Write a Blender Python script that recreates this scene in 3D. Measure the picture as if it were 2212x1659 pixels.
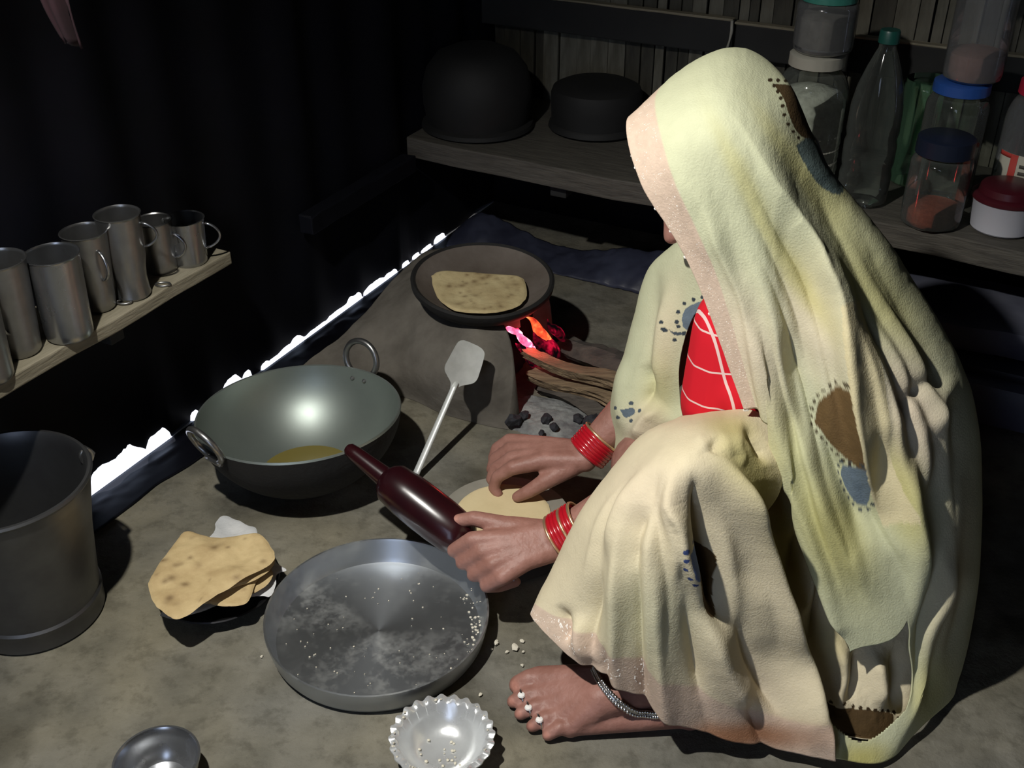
import bpy, bmesh, math, random
import numpy as np
from mathutils import Vector, Matrix, Euler

random.seed(7)
scene = bpy.context.scene
COL = scene.collection
for o in list(bpy.data.objects):
    bpy.data.objects.remove(o)

# ------------------------------------------------------------------ camera
W, H, F = 2212.0, 1659.0, 2369.0
CAM = np.array([0.0, 0.0, 1.05])
PITCH = math.radians(32.0)
cd = bpy.data.cameras.new('camera')
cd.sensor_width = 36.0
cd.lens = F / W * 36.0
cd.clip_start = 0.02
cam = bpy.data.objects.new('camera', cd)
COL.objects.link(cam)
cam.location = CAM
cam.rotation_euler = (math.radians(90) - PITCH, 0, 0)
scene.camera = cam

# ------------------------------------------------------------------ world: hazy daylight outside the hut
world = bpy.data.worlds.new('world')
scene.world = world
world.use_nodes = True
bgn = world.node_tree.nodes['Background']
bgn.inputs[0].default_value = (0.62, 0.74, 1.0, 1)
bgn.inputs[1].default_value = 3.0

# sun on the yard outside, from beyond the left wall
sd_ = bpy.data.lights.new('sun', 'SUN'); sd_.energy = 9.0; sd_.angle = 0.02; sd_.color = (0.95, 0.96, 1.0)
sun = bpy.data.objects.new('sun', sd_); COL.objects.link(sun)
sun.rotation_euler = Vector((0.62, -0.18, -0.76)).to_track_quat('-Z', 'Y').to_euler()

# ------------------------------------------------------------------ lamp: a bare torch lamp held up out of view
ld = bpy.data.lights.new('torch', 'SPOT')
ld.energy = 90.0
ld.spot_size = math.radians(105)
ld.spot_blend = 1.0
ld.color = (1.0, 0.975, 0.91)
ld.shadow_soft_size = 0.018
lamp = bpy.data.objects.new('torch_light', ld)
lamp.location = (-0.44, 0.62, 1.42)
lamp.rotation_euler = (Vector((0.17, 0.96, 0.05)) - Vector((-0.44, 0.62, 1.42))).to_track_quat('-Z', 'Y').to_euler()
COL.objects.link(lamp)

vs = scene.view_settings
vs.view_transform = 'Standard'
vs.look = 'None'
vs.gamma = 1.0
vs.exposure = 0.0
vs.use_curve_mapping = False

# ------------------------------------------------------------------ helpers
cP, sP = math.cos(PITCH), math.sin(PITCH)

def ray(px, py):
    X = np.asarray(px, float) - W / 2
    U = H / 2 - np.asarray(py, float)
    return np.stack([X, F * cP + U * sP, -F * sP + U * cP], -1)

def at(px, py, z=None, y=None):
    """the place in the hut that lies on a sight line, at height z or at distance y"""
    d = ray(px, py)
    if z is not None:
        t = (z - CAM[2]) / d[..., 2]
    else:
        t = np.asarray(y, float) / d[..., 1]
    return CAM + d * np.asarray(t)[..., None]

def proj(P):
    P = np.asarray(P, float) - CAM
    fw = P[..., 1] * cP - P[..., 2] * sP
    up = P[..., 1] * sP + P[..., 2] * cP
    return W / 2 + P[..., 0] / fw * F, H / 2 - up / fw * F

def V(p):
    return Vector((float(p[0]), float(p[1]), float(p[2])))

def obj(name, me, mat=None, parent=None, loc=None):
    o = bpy.data.objects.new(name, me)
    COL.objects.link(o)
    if mat is not None and me is not None and len(me.materials) == 0:
        me.materials.append(mat)
    if parent is not None:
        o.parent = parent
    if loc is not None:
        o.location = loc
    return o

def empty(name, loc=(0, 0, 0), rz=0.0):
    o = bpy.data.objects.new(name, None)
    COL.objects.link(o)
    o.location = loc
    o.rotation_euler = (0, 0, rz)
    o.empty_display_size = 0.05
    return o

def tag(o, label=None, cat=None, group=None, kind=None):
    if label: o['label'] = label
    if cat: o['category'] = cat
    if group: o['group'] = group
    if kind: o['kind'] = kind
    return o

def mesh(name, verts, faces, smooth=True):
    me = bpy.data.meshes.new(name)
    me.from_pydata([tuple(map(float, v)) for v in verts], [], [tuple(f) for f in faces])
    me.validate()
    me.update()
    if smooth:
        me.polygons.foreach_set('use_smooth', [True] * len(me.polygons))
    return me

def recalc(me):
    bm = bmesh.new(); bm.from_mesh(me)
    bmesh.ops.recalc_face_normals(bm, faces=bm.faces)
    bm.to_mesh(me); bm.free(); me.update()
    return me

def sharp(me, deg=40):
    try:
        me.set_sharp_from_angle(angle=math.radians(deg))
    except Exception:
        pass
    return me

def lathe(name, prof, n=56, a0=0.0, a1=2 * math.pi, wob=None):
    full = abs(a1 - a0 - 2 * math.pi) < 1e-6
    m = n if full else n + 1
    vs_, fs = [], []
    for (r, z) in prof:
        for k in range(m):
            a = a0 + (a1 - a0) * k / n
            rr, zz = (r, z) if wob is None else wob(r, z, a)
            vs_.append((rr * math.cos(a), rr * math.sin(a), zz))
    for i in range(len(prof) - 1):
        for k in range(n):
            k2 = (k + 1) % m
            fs.append((i * m + k, i * m + k2, (i + 1) * m + k2, (i + 1) * m + k))
    if full and prof[0][0] > 1e-5 and prof[0] == prof[-1]:
        pass
    me = mesh(name, vs_, fs)
    bm = bmesh.new(); bm.from_mesh(me)
    bmesh.ops.remove_doubles(bm, verts=bm.verts, dist=1e-6)
    if not full:
        bmesh.ops.holes_fill(bm, edges=bm.edges, sides=0)
    bmesh.ops.recalc_face_normals(bm, faces=bm.faces)
    bm.to_mesh(me); bm.free()
    me.polygons.foreach_set('use_smooth', [True] * len(me.polygons))
    sharp(me, 38)
    return me

def crom(P, n):
    """Catmull-Rom resample of rows of points P (k,...) to n samples along axis 0"""
    P = np.asarray(P, float)
    k = len(P)
    if k == 2:
        t = np.linspace(0, 1, n).reshape((-1,) + (1,) * (P.ndim - 1))
        return P[0] * (1 - t) + P[1] * t
    Q = np.concatenate([2 * P[:1] - P[1:2], P, 2 * P[-1:] - P[-2:-1]])
    s = np.linspace(0, k - 1, n)
    i = np.minimum(s.astype(int), k - 2)
    t = (s - i).reshape((-1,) + (1,) * (P.ndim - 1))
    a, b, c, d = Q[i], Q[i + 1], Q[i + 2], Q[i + 3]
    return 0.5 * (2 * b + (c - a) * t + (2 * a - 5 * b + 4 * c - d) * t ** 2 + (3 * b - a - 3 * c + d) * t ** 3)

def tube_into(vs_, fs, path, rad, n=10, cap=True, squash=1.0):
    path = np.asarray(path, float)
    m = len(path)
    rad = np.full(m, rad) if np.isscalar(rad) else np.asarray(rad, float)
    base = len(vs_)
    tang = np.gradient(path, axis=0)
    tang /= np.linalg.norm(tang, axis=1)[:, None] + 1e-12
    up = np.array([0, 0, 1.0]) if abs(tang[0][2]) < 0.9 else np.array([1.0, 0, 0])
    nx = np.cross(up, tang[0]); nx /= np.linalg.norm(nx)
    for i in range(m):
        nx = nx - tang[i] * np.dot(nx, tang[i]); nx /= np.linalg.norm(nx) + 1e-12
        ny = np.cross(tang[i], nx)
        for k in range(n):
            a = 2 * math.pi * k / n
            vs_.append(path[i] + rad[i] * (math.cos(a) * nx + squash * math.sin(a) * ny))
    for i in range(m - 1):
        for k in range(n):
            k2 = (k + 1) % n
            fs.append((base + i * n + k, base + i * n + k2, base + (i + 1) * n + k2, base + (i + 1) * n + k))
    if cap:
        fs.append(tuple(base + k for k in reversed(range(n))))
        fs.append(tuple(base + (m - 1) * n + k for k in range(n)))

def tube(name, path, rad, n=10, closed=False, squash=1.0):
    vs_, fs = [], []
    path = np.asarray(path, float)
    if closed:
        path = np.concatenate([path, path[:2]])
        tube_into(vs_, fs, path, rad, n, cap=False, squash=squash)
    else:
        tube_into(vs_, fs, path, rad, n, squash=squash)
    return mesh(name, vs_, fs)

def box(name, sx, sy, sz, bevel=0.0, jitter=0.0, cuts=0, rnd=None):
    """box centred on x and y with its bottom at z = 0"""
    bm = bmesh.new()
    bmesh.ops.create_cube(bm, size=1.0)
    bmesh.ops.scale(bm, vec=(sx, sy, sz), verts=bm.verts)
    bmesh.ops.translate(bm, vec=(0, 0, sz / 2), verts=bm.verts)
    if cuts:
        long = [e for e in bm.edges if abs((e.verts[0].co - e.verts[1].co).x) > 0.9 * sx]
        bmesh.ops.subdivide_edges(bm, edges=long, cuts=cuts, use_grid_fill=True)
    if bevel:
        es = [e for e in bm.edges if len(e.link_faces) == 2 and e.calc_face_angle(0) > 0.5]
        bmesh.ops.bevel(bm, geom=es, offset=bevel, segments=2, affect='EDGES', profile=0.6)
    if jitter:
        r = rnd or random
        for v in bm.verts:
            v.co += Vector((0, r.uniform(-1, 1), r.uniform(-1, 1))) * jitter
    me = bpy.data.meshes.new(name); bm.to_mesh(me); bm.free()
    return me

# 2-D value noise on numpy arrays
_rng = np.random.RandomState(11)
_T = _rng.rand(256, 256)
def vnoise(x, y):
    x = np.asarray(x, float); y = np.asarray(y, float)
    xi = np.floor(x).astype(int); yi = np.floor(y).astype(int)
    fx = x - xi; fy = y - yi
    fx = fx * fx * (3 - 2 * fx); fy = fy * fy * (3 - 2 * fy)
    g = lambda a, b: _T[a % 256, b % 256]
    return (g(xi, yi) * (1 - fx) + g(xi + 1, yi) * fx) * (1 - fy) + (g(xi, yi + 1) * (1 - fx) + g(xi + 1, yi + 1) * fx) * fy
def fbm(x, y, o=4):
    s = 0; a = 0.5
    for k in range(o):
        s = s + a * (vnoise(x * 2 ** k + 17 * k, y * 2 ** k + 5 * k) - 0.5); a *= 0.5
    return s

def srgb(r, g, b):
    f = lambda c: (c / 255 / 12.92) if c <= 10.3 else ((c / 255 + 0.055) / 1.055) ** 2.4
    return np.array([f(r), f(g), f(b)])

# ------------------------------------------------------------------ materials
def nmat(name, color, rough=0.6, metal=0.0, var=0.0, var_col=None, scale=8.0, bump=0.0, bump_scale=60.0, spec=0.5,
         stretch=(1, 1, 1), attr=None, thr=None, detail=5.0, sheen=0.0, sss=0.0, rough_var=0.0, coat=0.0):
    m = bpy.data.materials.new(name)
    m.use_nodes = True
    nt = m.node_tree
    b = nt.nodes['Principled BSDF']
    b.inputs['Roughness'].default_value = rough
    b.inputs['Metallic'].default_value = metal
    b.inputs['Specular IOR Level'].default_value = spec
    if coat: b.inputs['Coat Weight'].default_value = coat
    if sheen: b.inputs['Sheen Weight'].default_value = sheen
    if sss:
        b.inputs['Subsurface Weight'].default_value = sss
        b.inputs['Subsurface Radius'].default_value = (0.012, 0.004, 0.002)
        b.inputs['Subsurface Scale'].default_value = 0.4
    tc = nt.nodes.new('ShaderNodeTexCoord')
    mp = nt.nodes.new('ShaderNodeMapping')
    mp.inputs['Scale'].default_value = stretch
    nt.links.new(tc.outputs['Object'], mp.inputs['Vector'])
    src = None
    if attr:
        a = nt.nodes.new('ShaderNodeAttribute'); a.attribute_name = attr
        src = a.outputs['Color']
    if var_col is not None or rough_var:
        nz = nt.nodes.new('ShaderNodeTexNoise')
        nz.inputs['Scale'].default_value = scale
        nz.inputs['Detail'].default_value = detail
        nz.inputs['Roughness'].default_value = 0.6
        nt.links.new(mp.outputs['Vector'], nz.inputs['Vector'])
    if var_col is not None:
        rp = nt.nodes.new('ShaderNodeValToRGB')
        lo, hi = thr or (0.35, 0.65)
        rp.color_ramp.elements[0].position = lo
        rp.color_ramp.elements[1].position = hi
        rp.color_ramp.elements[0].color = (*color, 1)
        rp.color_ramp.elements[1].color = (*var_col, 1)
        nt.links.new(nz.outputs['Fac'], rp.inputs['Fac'])
        if src is not None:
            mx = nt.nodes.new('ShaderNodeMix'); mx.data_type = 'RGBA'; mx.blend_type = 'MULTIPLY'
            mx.inputs[0].default_value = 1.0
            nt.links.new(src, mx.inputs[6]); nt.links.new(rp.outputs['Color'], mx.inputs[7])
            src = mx.outputs[2]
        else:
            src = rp.outputs['Color']
    if src is not None:
        nt.links.new(src, b.inputs['Base Color'])
    else:
        b.inputs['Base Color'].default_value = (*color, 1)
    if rough_var:
        mr = nt.nodes.new('ShaderNodeMapRange')
        mr.inputs[3].default_value = max(0.03, rough - rough_var); mr.inputs[4].default_value = rough + rough_var
        nt.links.new(nz.outputs['Fac'], mr.inputs[0]); nt.links.new(mr.outputs[0], b.inputs['Roughness'])
    if bump:
        bz = nt.nodes.new('ShaderNodeTexNoise')
        bz.inputs['Scale'].default_value = bump_scale
        bz.inputs['Detail'].default_value = 6.0
        nt.links.new(mp.outputs['Vector'], bz.inputs['Vector'])
        bn = nt.nodes.new('ShaderNodeBump')
        bn.inputs['Strength'].default_value = bump
        bn.inputs['Distance'].default_value = 0.004
        nt.links.new(bz.outputs['Fac'], bn.inputs['Height'])
        nt.links.new(bn.outputs['Normal'], b.inputs['Normal'])
    return m

def clear_plastic(name, tint, amount=0.3, rough=0.15):
    """thin clear plastic: light passes straight through it, some of it is scattered or mirrored"""
    m = bpy.data.materials.new(name); m.use_nodes = True
    nt = m.node_tree; nt.nodes.clear()
    out = nt.nodes.new('ShaderNodeOutputMaterial')
    tr = nt.nodes.new('ShaderNodeBsdfTransparent'); tr.inputs[0].default_value = (*[min(1, 0.55 + 0.45 * t / max(tint)) for t in tint], 1)
    df = nt.nodes.new('ShaderNodeBsdfPrincipled'); df.inputs['Base Color'].default_value = (*tint, 1); df.inputs['Roughness'].default_value = rough
    lw = nt.nodes.new('ShaderNodeLayerWeight'); lw.inputs[0].default_value = 0.35
    mr = nt.nodes.new('ShaderNodeMapRange'); mr.inputs[3].default_value = amount; mr.inputs[4].default_value = min(1, amount + 0.42)
    mx = nt.nodes.new('ShaderNodeMixShader')
    nt.links.new(lw.outputs['Facing'], mr.inputs[0])
    nt.links.new(mr.outputs[0], mx.inputs[0])
    nt.links.new(tr.outputs[0], mx.inputs[1]); nt.links.new(df.outputs[0], mx.inputs[2])
    gl = nt.nodes.new('ShaderNodeBsdfGlossy'); gl.inputs['Roughness'].default_value = 0.06
    fr = nt.nodes.new('ShaderNodeFresnel'); fr.inputs[0].default_value = 1.42
    m2 = nt.nodes.new('ShaderNodeMixShader')
    nt.links.new(fr.outputs[0], m2.inputs[0]); nt.links.new(mx.outputs[0], m2.inputs[1]); nt.links.new(gl.outputs[0], m2.inputs[2])
    nt.links.new(m2.outputs[0], out.inputs[0])
    return m

def emit(name, color, strength):
    m = bpy.data.materials.new(name); m.use_nodes = True
    nt = m.node_tree; nt.nodes.clear()
    out = nt.nodes.new('ShaderNodeOutputMaterial')
    e = nt.nodes.new('ShaderNodeEmission'); e.inputs[0].default_value = (*color, 1); e.inputs[1].default_value = strength
    nt.links.new(e.outputs[0], out.inputs[0])
    return m

M = {}
M['mud'] = nmat('mud_floor', (0.15, 0.138, 0.108), 0.82, var_col=(0.225, 0.21, 0.17), scale=9, bump=0.55, bump_scale=55, spec=0.3, thr=(0.3, 0.7))
M['mud_stove'] = nmat('mud_stove', (0.095, 0.085, 0.072), 0.9, var_col=(0.15, 0.136, 0.116), scale=14, bump=0.7, bump_scale=40, spec=0.15)
M['tarp_black'] = nmat('black_tarpaulin', (0.0035, 0.0038, 0.006), 0.62, var_col=(0.006, 0.0065, 0.011), scale=5, spec=0.18)
M['dark_wood'] = nmat('dark_wood', (0.055, 0.05, 0.042), 0.75, var_col=(0.095, 0.087, 0.072), scale=14, stretch=(1, 9, 9), bump=0.4, bump_scale=40)
M['sooty'] = nmat('sooty_wood', (0.012, 0.012, 0.012), 0.8, var_col=(0.02, 0.02, 0.019), scale=9)
M['shelf_wood'] = nmat('shelf_wood', (0.19, 0.168, 0.115), 0.8, var_col=(0.28, 0.25, 0.18), scale=12, stretch=(1, 6, 6), bump=0.35, bump_scale=45)
M['slat'] = nmat('weathered_slat', (0.085, 0.08, 0.06), 0.85, var_col=(0.165, 0.156, 0.124), scale=9, stretch=(5, 5, 1), bump=0.4, bump_scale=40)
M['slat_dark'] = nmat('weathered_slat_dark', (0.035, 0.033, 0.026), 0.85, var_col=(0.07, 0.066, 0.05), scale=9, stretch=(5, 5, 1), bump=0.4, bump_scale=40)
M['steel'] = nmat('steel', (0.52, 0.53, 0.55), 0.28, 0.95, var_col=(0.32, 0.33, 0.34), scale=7, rough_var=0.07)
M['steel_dull'] = nmat('dull_steel', (0.40, 0.40, 0.395), 0.33, 0.92, var_col=(0.24, 0.24, 0.24), scale=9, rough_var=0.08)
M['alu'] = nmat('kadai_metal', (0.30, 0.335, 0.31), 0.42, 0.75, var_col=(0.25, 0.285, 0.265), scale=6, rough_var=0.05)
M['soot'] = nmat('soot_black', (0.004, 0.0037, 0.0035), 0.8, var_col=(0.007, 0.0065, 0.006), scale=20, bump=0.3, bump_scale=120)
M['pot'] = nmat('blackened_pot', (0.005, 0.005, 0.005), 0.75, var_col=(0.010, 0.0098, 0.0095), scale=8)
M['roti'] = nmat('roti', (0.52, 0.42, 0.235), 0.75, attr='Col', var_col=(0.40, 0.305, 0.16), scale=26, bump=0.35, bump_scale=90)
M['white_cloth'] = nmat('white_cloth', (0.62, 0.62, 0.62), 0.9, var_col=(0.48, 0.49, 0.50), scale=20, bump=0.3, bump_scale=150)
M['dough'] = nmat('rolled_dough', (0.66, 0.55, 0.33), 0.7, var_col=(0.6, 0.49, 0.285), scale=16, bump=0.15, bump_scale=70)
M['maroon'] = nmat('maroon_lacquer', (0.024, 0.0035, 0.005), 0.26, var_col=(0.010, 0.0022, 0.004), scale=7, coat=0.15, bump=0.06, bump_scale=14)
M['flour'] = nmat('flour', (0.62, 0.58, 0.48), 0.95)
M['plastic_blue'] = nmat('blue_plastic', (0.02, 0.075, 0.3), 0.4)
M['plastic_navy'] = nmat('navy_plastic', (0.008, 0.013, 0.03), 0.4)
M['plastic_teal'] = nmat('teal_plastic', (0.04, 0.2, 0.16), 0.45)
M['plastic_green'] = nmat('green_plastic', (0.01, 0.075, 0.06), 0.4)
M['plastic_red'] = nmat('red_plastic', (0.42, 0.015, 0.045), 0.4)
M['plastic_dred'] = nmat('dark_red_plastic', (0.055, 0.006, 0.011), 0.35)
M['plastic_white'] = nmat('white_plastic', (0.5, 0.5, 0.55), 0.5)
M['plastic_cream'] = nmat('cream_plastic', (0.36, 0.35, 0.3), 0.6)
M['clear'] = clear_plastic('clear_plastic', (0.30, 0.33, 0.31), 0.05, 0.10)
M['clear_grey'] = clear_plastic('cloudy_plastic', (0.26, 0.27, 0.28), 0.22, 0.22)
M['clear_green'] = clear_plastic('green_clear_plastic', (0.14, 0.28, 0.18), 0.22, 0.2)
M['chilli'] = nmat('chilli_powder', (0.22, 0.045, 0.022), 0.9, var_col=(0.16, 0.03, 0.015), scale=60, bump=0.5, bump_scale=150)
M['pink_powder'] = nmat('pink_powder', (0.26, 0.15, 0.125), 0.9, var_col=(0.2, 0.11, 0.09), scale=50, bump=0.4)
M['rice'] = nmat('white_grain', (0.46, 0.46, 0.41), 0.9, var_col=(0.3, 0.3, 0.26), scale=70, bump=0.4, bump_scale=200)
M['masoor'] = nmat('brown_pulse', (0.10, 0.09, 0.08), 0.8, var_col=(0.16, 0.15, 0.13), scale=50)
M['paper'] = nmat('paper_label', (0.42, 0.40, 0.33), 0.8)
M['print_red'] = nmat('printed_red', (0.42, 0.04, 0.03), 0.7)
M['ash'] = nmat('ash', (0.30, 0.31, 0.30), 0.95, var_col=(0.12, 0.12, 0.125), scale=25, bump=0.9, bump_scale=90)
M['charcoal'] = nmat('charcoal', (0.012, 0.012, 0.015), 0.8, var_col=(0.03, 0.03, 0.04), scale=40, bump=0.8, bump_scale=80)
M['firewood'] = nmat('split_firewood', (0.30, 0.215, 0.125), 0.85, var_col=(0.16, 0.11, 0.065), scale=14, stretch=(1, 7, 7), bump=0.8, bump_scale=45)
M['bark'] = nmat('bark', (0.10, 0.085, 0.07), 0.9, var_col=(0.045, 0.038, 0.034), scale=12, stretch=(1, 4, 4), bump=0.9, bump_scale=40)
M['tava'] = nmat('clay_tava', (0.075, 0.058, 0.046), 0.8, var_col=(0.125, 0.104, 0.088), scale=9, bump=0.35, bump_scale=60)
M['tarp_grey'] = nmat('grey_sheet', (0.12, 0.125, 0.16), 0.5, var_col=(0.075, 0.08, 0.115), scale=9, bump=0.4, bump_scale=25)
M['tarp_navy'] = nmat('navy_sheet', (0.01, 0.012, 0.028), 0.5)
M['skin'] = nmat('skin', (0.26, 0.122, 0.094), 0.5, attr='Col', var_col=(0.33, 0.165, 0.132), scale=45, bump=0.25, bump_scale=170, spec=0.4)
M['ring_silver'] = nmat('silver', (0.72, 0.71, 0.70), 0.22, 1.0)
M['oil'] = nmat('oil', (0.17, 0.135, 0.03), 0.06, spec=0.6)
def ember(name, stops, strength, scale=55.0):
    m = bpy.data.materials.new(name); m.use_nodes = True
    nt = m.node_tree; nt.nodes.clear()
    out = nt.nodes.new('ShaderNodeOutputMaterial'); e = nt.nodes.new('ShaderNodeEmission'); e.inputs[1].default_value = strength
    tc = nt.nodes.new('ShaderNodeTexCoord'); nz = nt.nodes.new('ShaderNodeTexNoise'); nz.inputs['Scale'].default_value = scale; nz.inputs['Detail'].default_value = 4
    rp = nt.nodes.new('ShaderNodeValToRGB')
    while len(rp.color_ramp.elements) < len(stops): rp.color_ramp.elements.new(0.5)
    for el, (p, c) in zip(rp.color_ramp.elements, stops): el.position = p; el.color = (*c, 1)
    nt.links.new(tc.outputs['Object'], nz.inputs['Vector']); nt.links.new(nz.outputs['Fac'], rp.inputs['Fac'])
    nt.links.new(rp.outputs['Color'], e.inputs[0]); nt.links.new(e.outputs[0], out.inputs[0])
    return m
M['glow_pink'] = ember('ember_glow', [(0.3, (0.5, 0.01, 0.05)), (0.48, (1.0, 0.10, 0.2)), (0.62, (1.0, 0.5, 0.55))], 3.0)
M['glow_orange'] = ember('flame_glow', [(0.32, (0.25, 0.004, 0.01)), (0.5, (0.95, 0.10, 0.03)), (0.66, (1.0, 0.32, 0.10))], 1.5)
M['glow_red'] = ember('deep_ember', [(0.40, (0.004, 0.002, 0.003)), (0.52, (0.12, 0.002, 0.01)), (0.66, (0.75, 0.01, 0.05))], 0.9)
# ------------------------------------------------------------------ the hut
# two room axes: A runs along the left wall towards the far corner, B along the back wall to the right
A = np.array([0.46, 0.887, 0.0]); A /= np.linalg.norm(A)
B = np.array([0.887, -0.46, 0.0]); B /= np.linalg.norm(B)
CORNER = np.array([-0.112, 2.404, 0.0])
RZ = math.atan2(B[1], B[0])
def room(a, b, z=0.0):
    """a = metres from the far corner back along the left wall, b = metres along the back wall"""
    return CORNER - A * a + B * b + np.array([0, 0, z])

def quad_wall(name, pts, mat, thick=0.02):
    me = mesh(name, pts, [(0, 1, 2, 3)], smooth=False)
    o = obj(name, me, mat)
    s = o.modifiers.new('thickness', 'SOLIDIFY'); s.thickness = thick; s.offset = 0
    return tag(o, kind='structure')

# floor: mud plaster with gentle unevenness
n = 90
aa = np.linspace(-0.5, 4.0, n); bb = np.linspace(0.002, 3.0, n)
vs_, fs = [], []
for i, a in enumerate(aa):
    for j, b in enumerate(bb):
        p = room(a, b)
        p[2] = -0.001 - 0.004 * abs(fbm(a * 5 + 3, b * 5, 3))
        vs_.append(p)
for i in range(n - 1):
    for j in range(n - 1):
        fs.append((i * n + j, i * n + j + 1, (i + 1) * n + j + 1, (i + 1) * n + j))
floor_me = recalc(mesh('floor', vs_, fs))
fm = bpy.data.materials.new('mud_plaster_floor'); fm.use_nodes = True
nt = fm.node_tree; bs = nt.nodes['Principled BSDF']
bs.inputs['Roughness'].default_value = 0.8; bs.inputs['Specular IOR Level'].default_value = 0.3
tc = nt.nodes.new('ShaderNodeTexCoord')
def noise_node(scale, detail=5, rough=0.6):
    z = nt.nodes.new('ShaderNodeTexNoise'); z.inputs['Scale'].default_value = scale; z.inputs['Detail'].default_value = detail
    z.inputs['Roughness'].default_value = rough
    nt.links.new(tc.outputs['Object'], z.inputs['Vector']); return z
def ramp_node(src, lo, hi, c0, c1):
    r = nt.nodes.new('ShaderNodeValToRGB'); e = r.color_ramp.elements
    e[0].position = lo; e[1].position = hi; e[0].color = (*c0, 1); e[1].color = (*c1, 1)
    nt.links.new(src, r.inputs['Fac']); return r
n1 = noise_node(11, 6); r1 = ramp_node(n1.outputs['Fac'], 0.3, 0.72, (0.118, 0.114, 0.096), (0.215, 0.206, 0.175))
n2 = noise_node(3.1, 4); r2 = ramp_node(n2.outputs['Fac'], 0.36, 0.5, (0.30, 0.285, 0.25), (1, 1, 1))
n3 = noise_node(30, 5, 0.7); r3 = ramp_node(n3.outputs['Fac'], 0.36, 0.5, (0.55, 0.54, 0.52), (1, 1, 1))
n4 = noise_node(2.2, 3); r4 = ramp_node(n4.outputs['Fac'], 0.4, 0.62, (1.0, 1.0, 1.0), (1.06, 1.0, 0.84))
src = r1.outputs['Color']
for r, f in ((r2, 0.8), (r3, 0.6), (r4, 1.0)):
    mx = nt.nodes.new('ShaderNodeMix'); mx.data_type = 'RGBA'; mx.blend_type = 'MULTIPLY'; mx.inputs[0].default_value = f
    nt.links.new(src, mx.inputs[6]); nt.links.new(r.outputs['Color'], mx.inputs[7]); src = mx.outputs[2]
nt.links.new(src, bs.inputs['Base Color'])
n5 = noise_node(42, 7, 0.65)
bn = nt.nodes.new('ShaderNodeBump'); bn.inputs['Strength'].default_value = 0.55; bn.inputs['Distance'].default_value = 0.006
nt.links.new(n5.outputs['Fac'], bn.inputs['Height']); nt.links.new(bn.outputs['Normal'], bs.inputs['Normal'])
M['floor'] = fm
tag(obj('floor', floor_me, fm), kind='structure')

# ground outside the left wall, in open daylight
g = quad_wall('floor_outside', [room(-1.0, 0.0035, -0.0045), room(5, 0.0035, -0.0045), room(5, -2.5, -0.0045), room(-1.0, -2.5, -0.0045)],
              nmat('pale_ground', (0.72, 0.70, 0.72), 0.9, var_col=(0.55, 0.54, 0.56), scale=20), 0.004)

# left wall: black tarpaulin hanging in shallow folds, torn free of the ground along its foot
def gap_height(px):
    """how far the sheet's hem is lifted off the ground at the places where daylight shows"""
    h = np.zeros_like(px)
    def add(c, w, a):
        nonlocal h
        h = np.maximum(h, a * np.clip(1.25 - np.abs((px - c) / w) ** 2, 0, 1))
    add(255, 62, 0.030); add(345, 26, 0.022)
    add(425, 10, 0.008); add(446, 5, 0.006)
    add(505, 24, 0.017); add(540, 10, 0.010)
    add(575, 10, 0.008); add(600, 20, 0.006); add(645, 14, 0.012); add(622, 14, 0.006)
    add(685, 26, 0.005); add(722, 14, 0.006); add(768, 16, 0.013); add(742, 18, 0.005)
    add(812, 24, 0.007); add(846, 12, 0.010); add(878, 9, 0.006); add(902, 9, 0.004); add(925, 12, 0.004); add(952, 12, 0.010)
    return h
na, nz = 900, 40
a_ = np.linspace(4.0, -0.148, na)
pts0 = np.array([room(a, 0.0) for a in a_])
px0, py0 = proj(pts0)
infront = pts0[:, 1] > 0.4
gh = np.where(infront, gap_height(px0), 0.0)
gh = np.maximum(0, gh * 1.25 * (0.9 + 1.1 * fbm(a_ * 38, a_ * 0 + 3.3, 4)))
vs_, fs = [], []
for i in range(na):
    for k in range(nz):
        t = k / (nz - 1)
        z0 = gh[i] if gh[i] > 0.0015 else -0.012
        z = z0 + (2.3 - z0) * t ** 1.6
        f = (0.010 * math.sin(a_[i] * 21 + 2 * math.sin(a_[i] * 4.0)) + 0.008 * math.sin(a_[i] * 43 + 1.3) + 0.02 * float(fbm(a_[i] * 7, z * 1.3, 3))) * min(1, 0.15 + 1.6 * t)
        p = room(a_[i], f - 0.004)
        vs_.append((p[0], p[1], z))
for i in range(na - 1):
    for k in range(nz - 1):
        fs.append((i * nz + k, (i + 1) * nz + k, (i + 1) * nz + k + 1, i * nz + k + 1))
tag(obj('wall_left', mesh('wall_left', vs_, fs), M['tarp_black']), kind='structure')

# strip of black sheeting lying on the ground along the foot of the left wall
vs_, fs = [], []
n1_, n2_ = 260, 16
for i in range(n1_):
    a = 2.0 - 1.95 * i / (n1_ - 1)
    for j in range(n2_):
        t = j / (n2_ - 1)
        wd = 0.088 + 0.012 * math.sin(a * 9) + 0.02 * float(fbm(a * 9, 4.2, 3))
        p = room(a, 0.005 + (wd - 0.005) * t)
        z = 0.0014 + 0.012 * (1 - t) * abs(float(fbm(a * 22, t * 3, 3))) * (1 if t > 0.25 else 0)
        vs_.append((p[0], p[1], z))
for i in range(n1_ - 1):
    for j in range(n2_ - 1):
        fs.append((i * n2_ + j, (i + 1) * n2_ + j, (i + 1) * n2_ + j + 1, i * n2_ + j + 1))
gs = obj('ground_sheet', recalc(mesh('ground_sheet', vs_, fs)), nmat('black_ground_sheet', (0.0018, 0.0018, 0.003), 0.5, var_col=(0.004, 0.004, 0.0065), scale=10, spec=0.12))
s = gs.modifiers.new('t', 'SOLIDIFY'); s.thickness = 0.0008; s.offset = -1
tag(gs, 'strip of black plastic sheeting on the ground along the dark wall', 'sheet')

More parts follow.
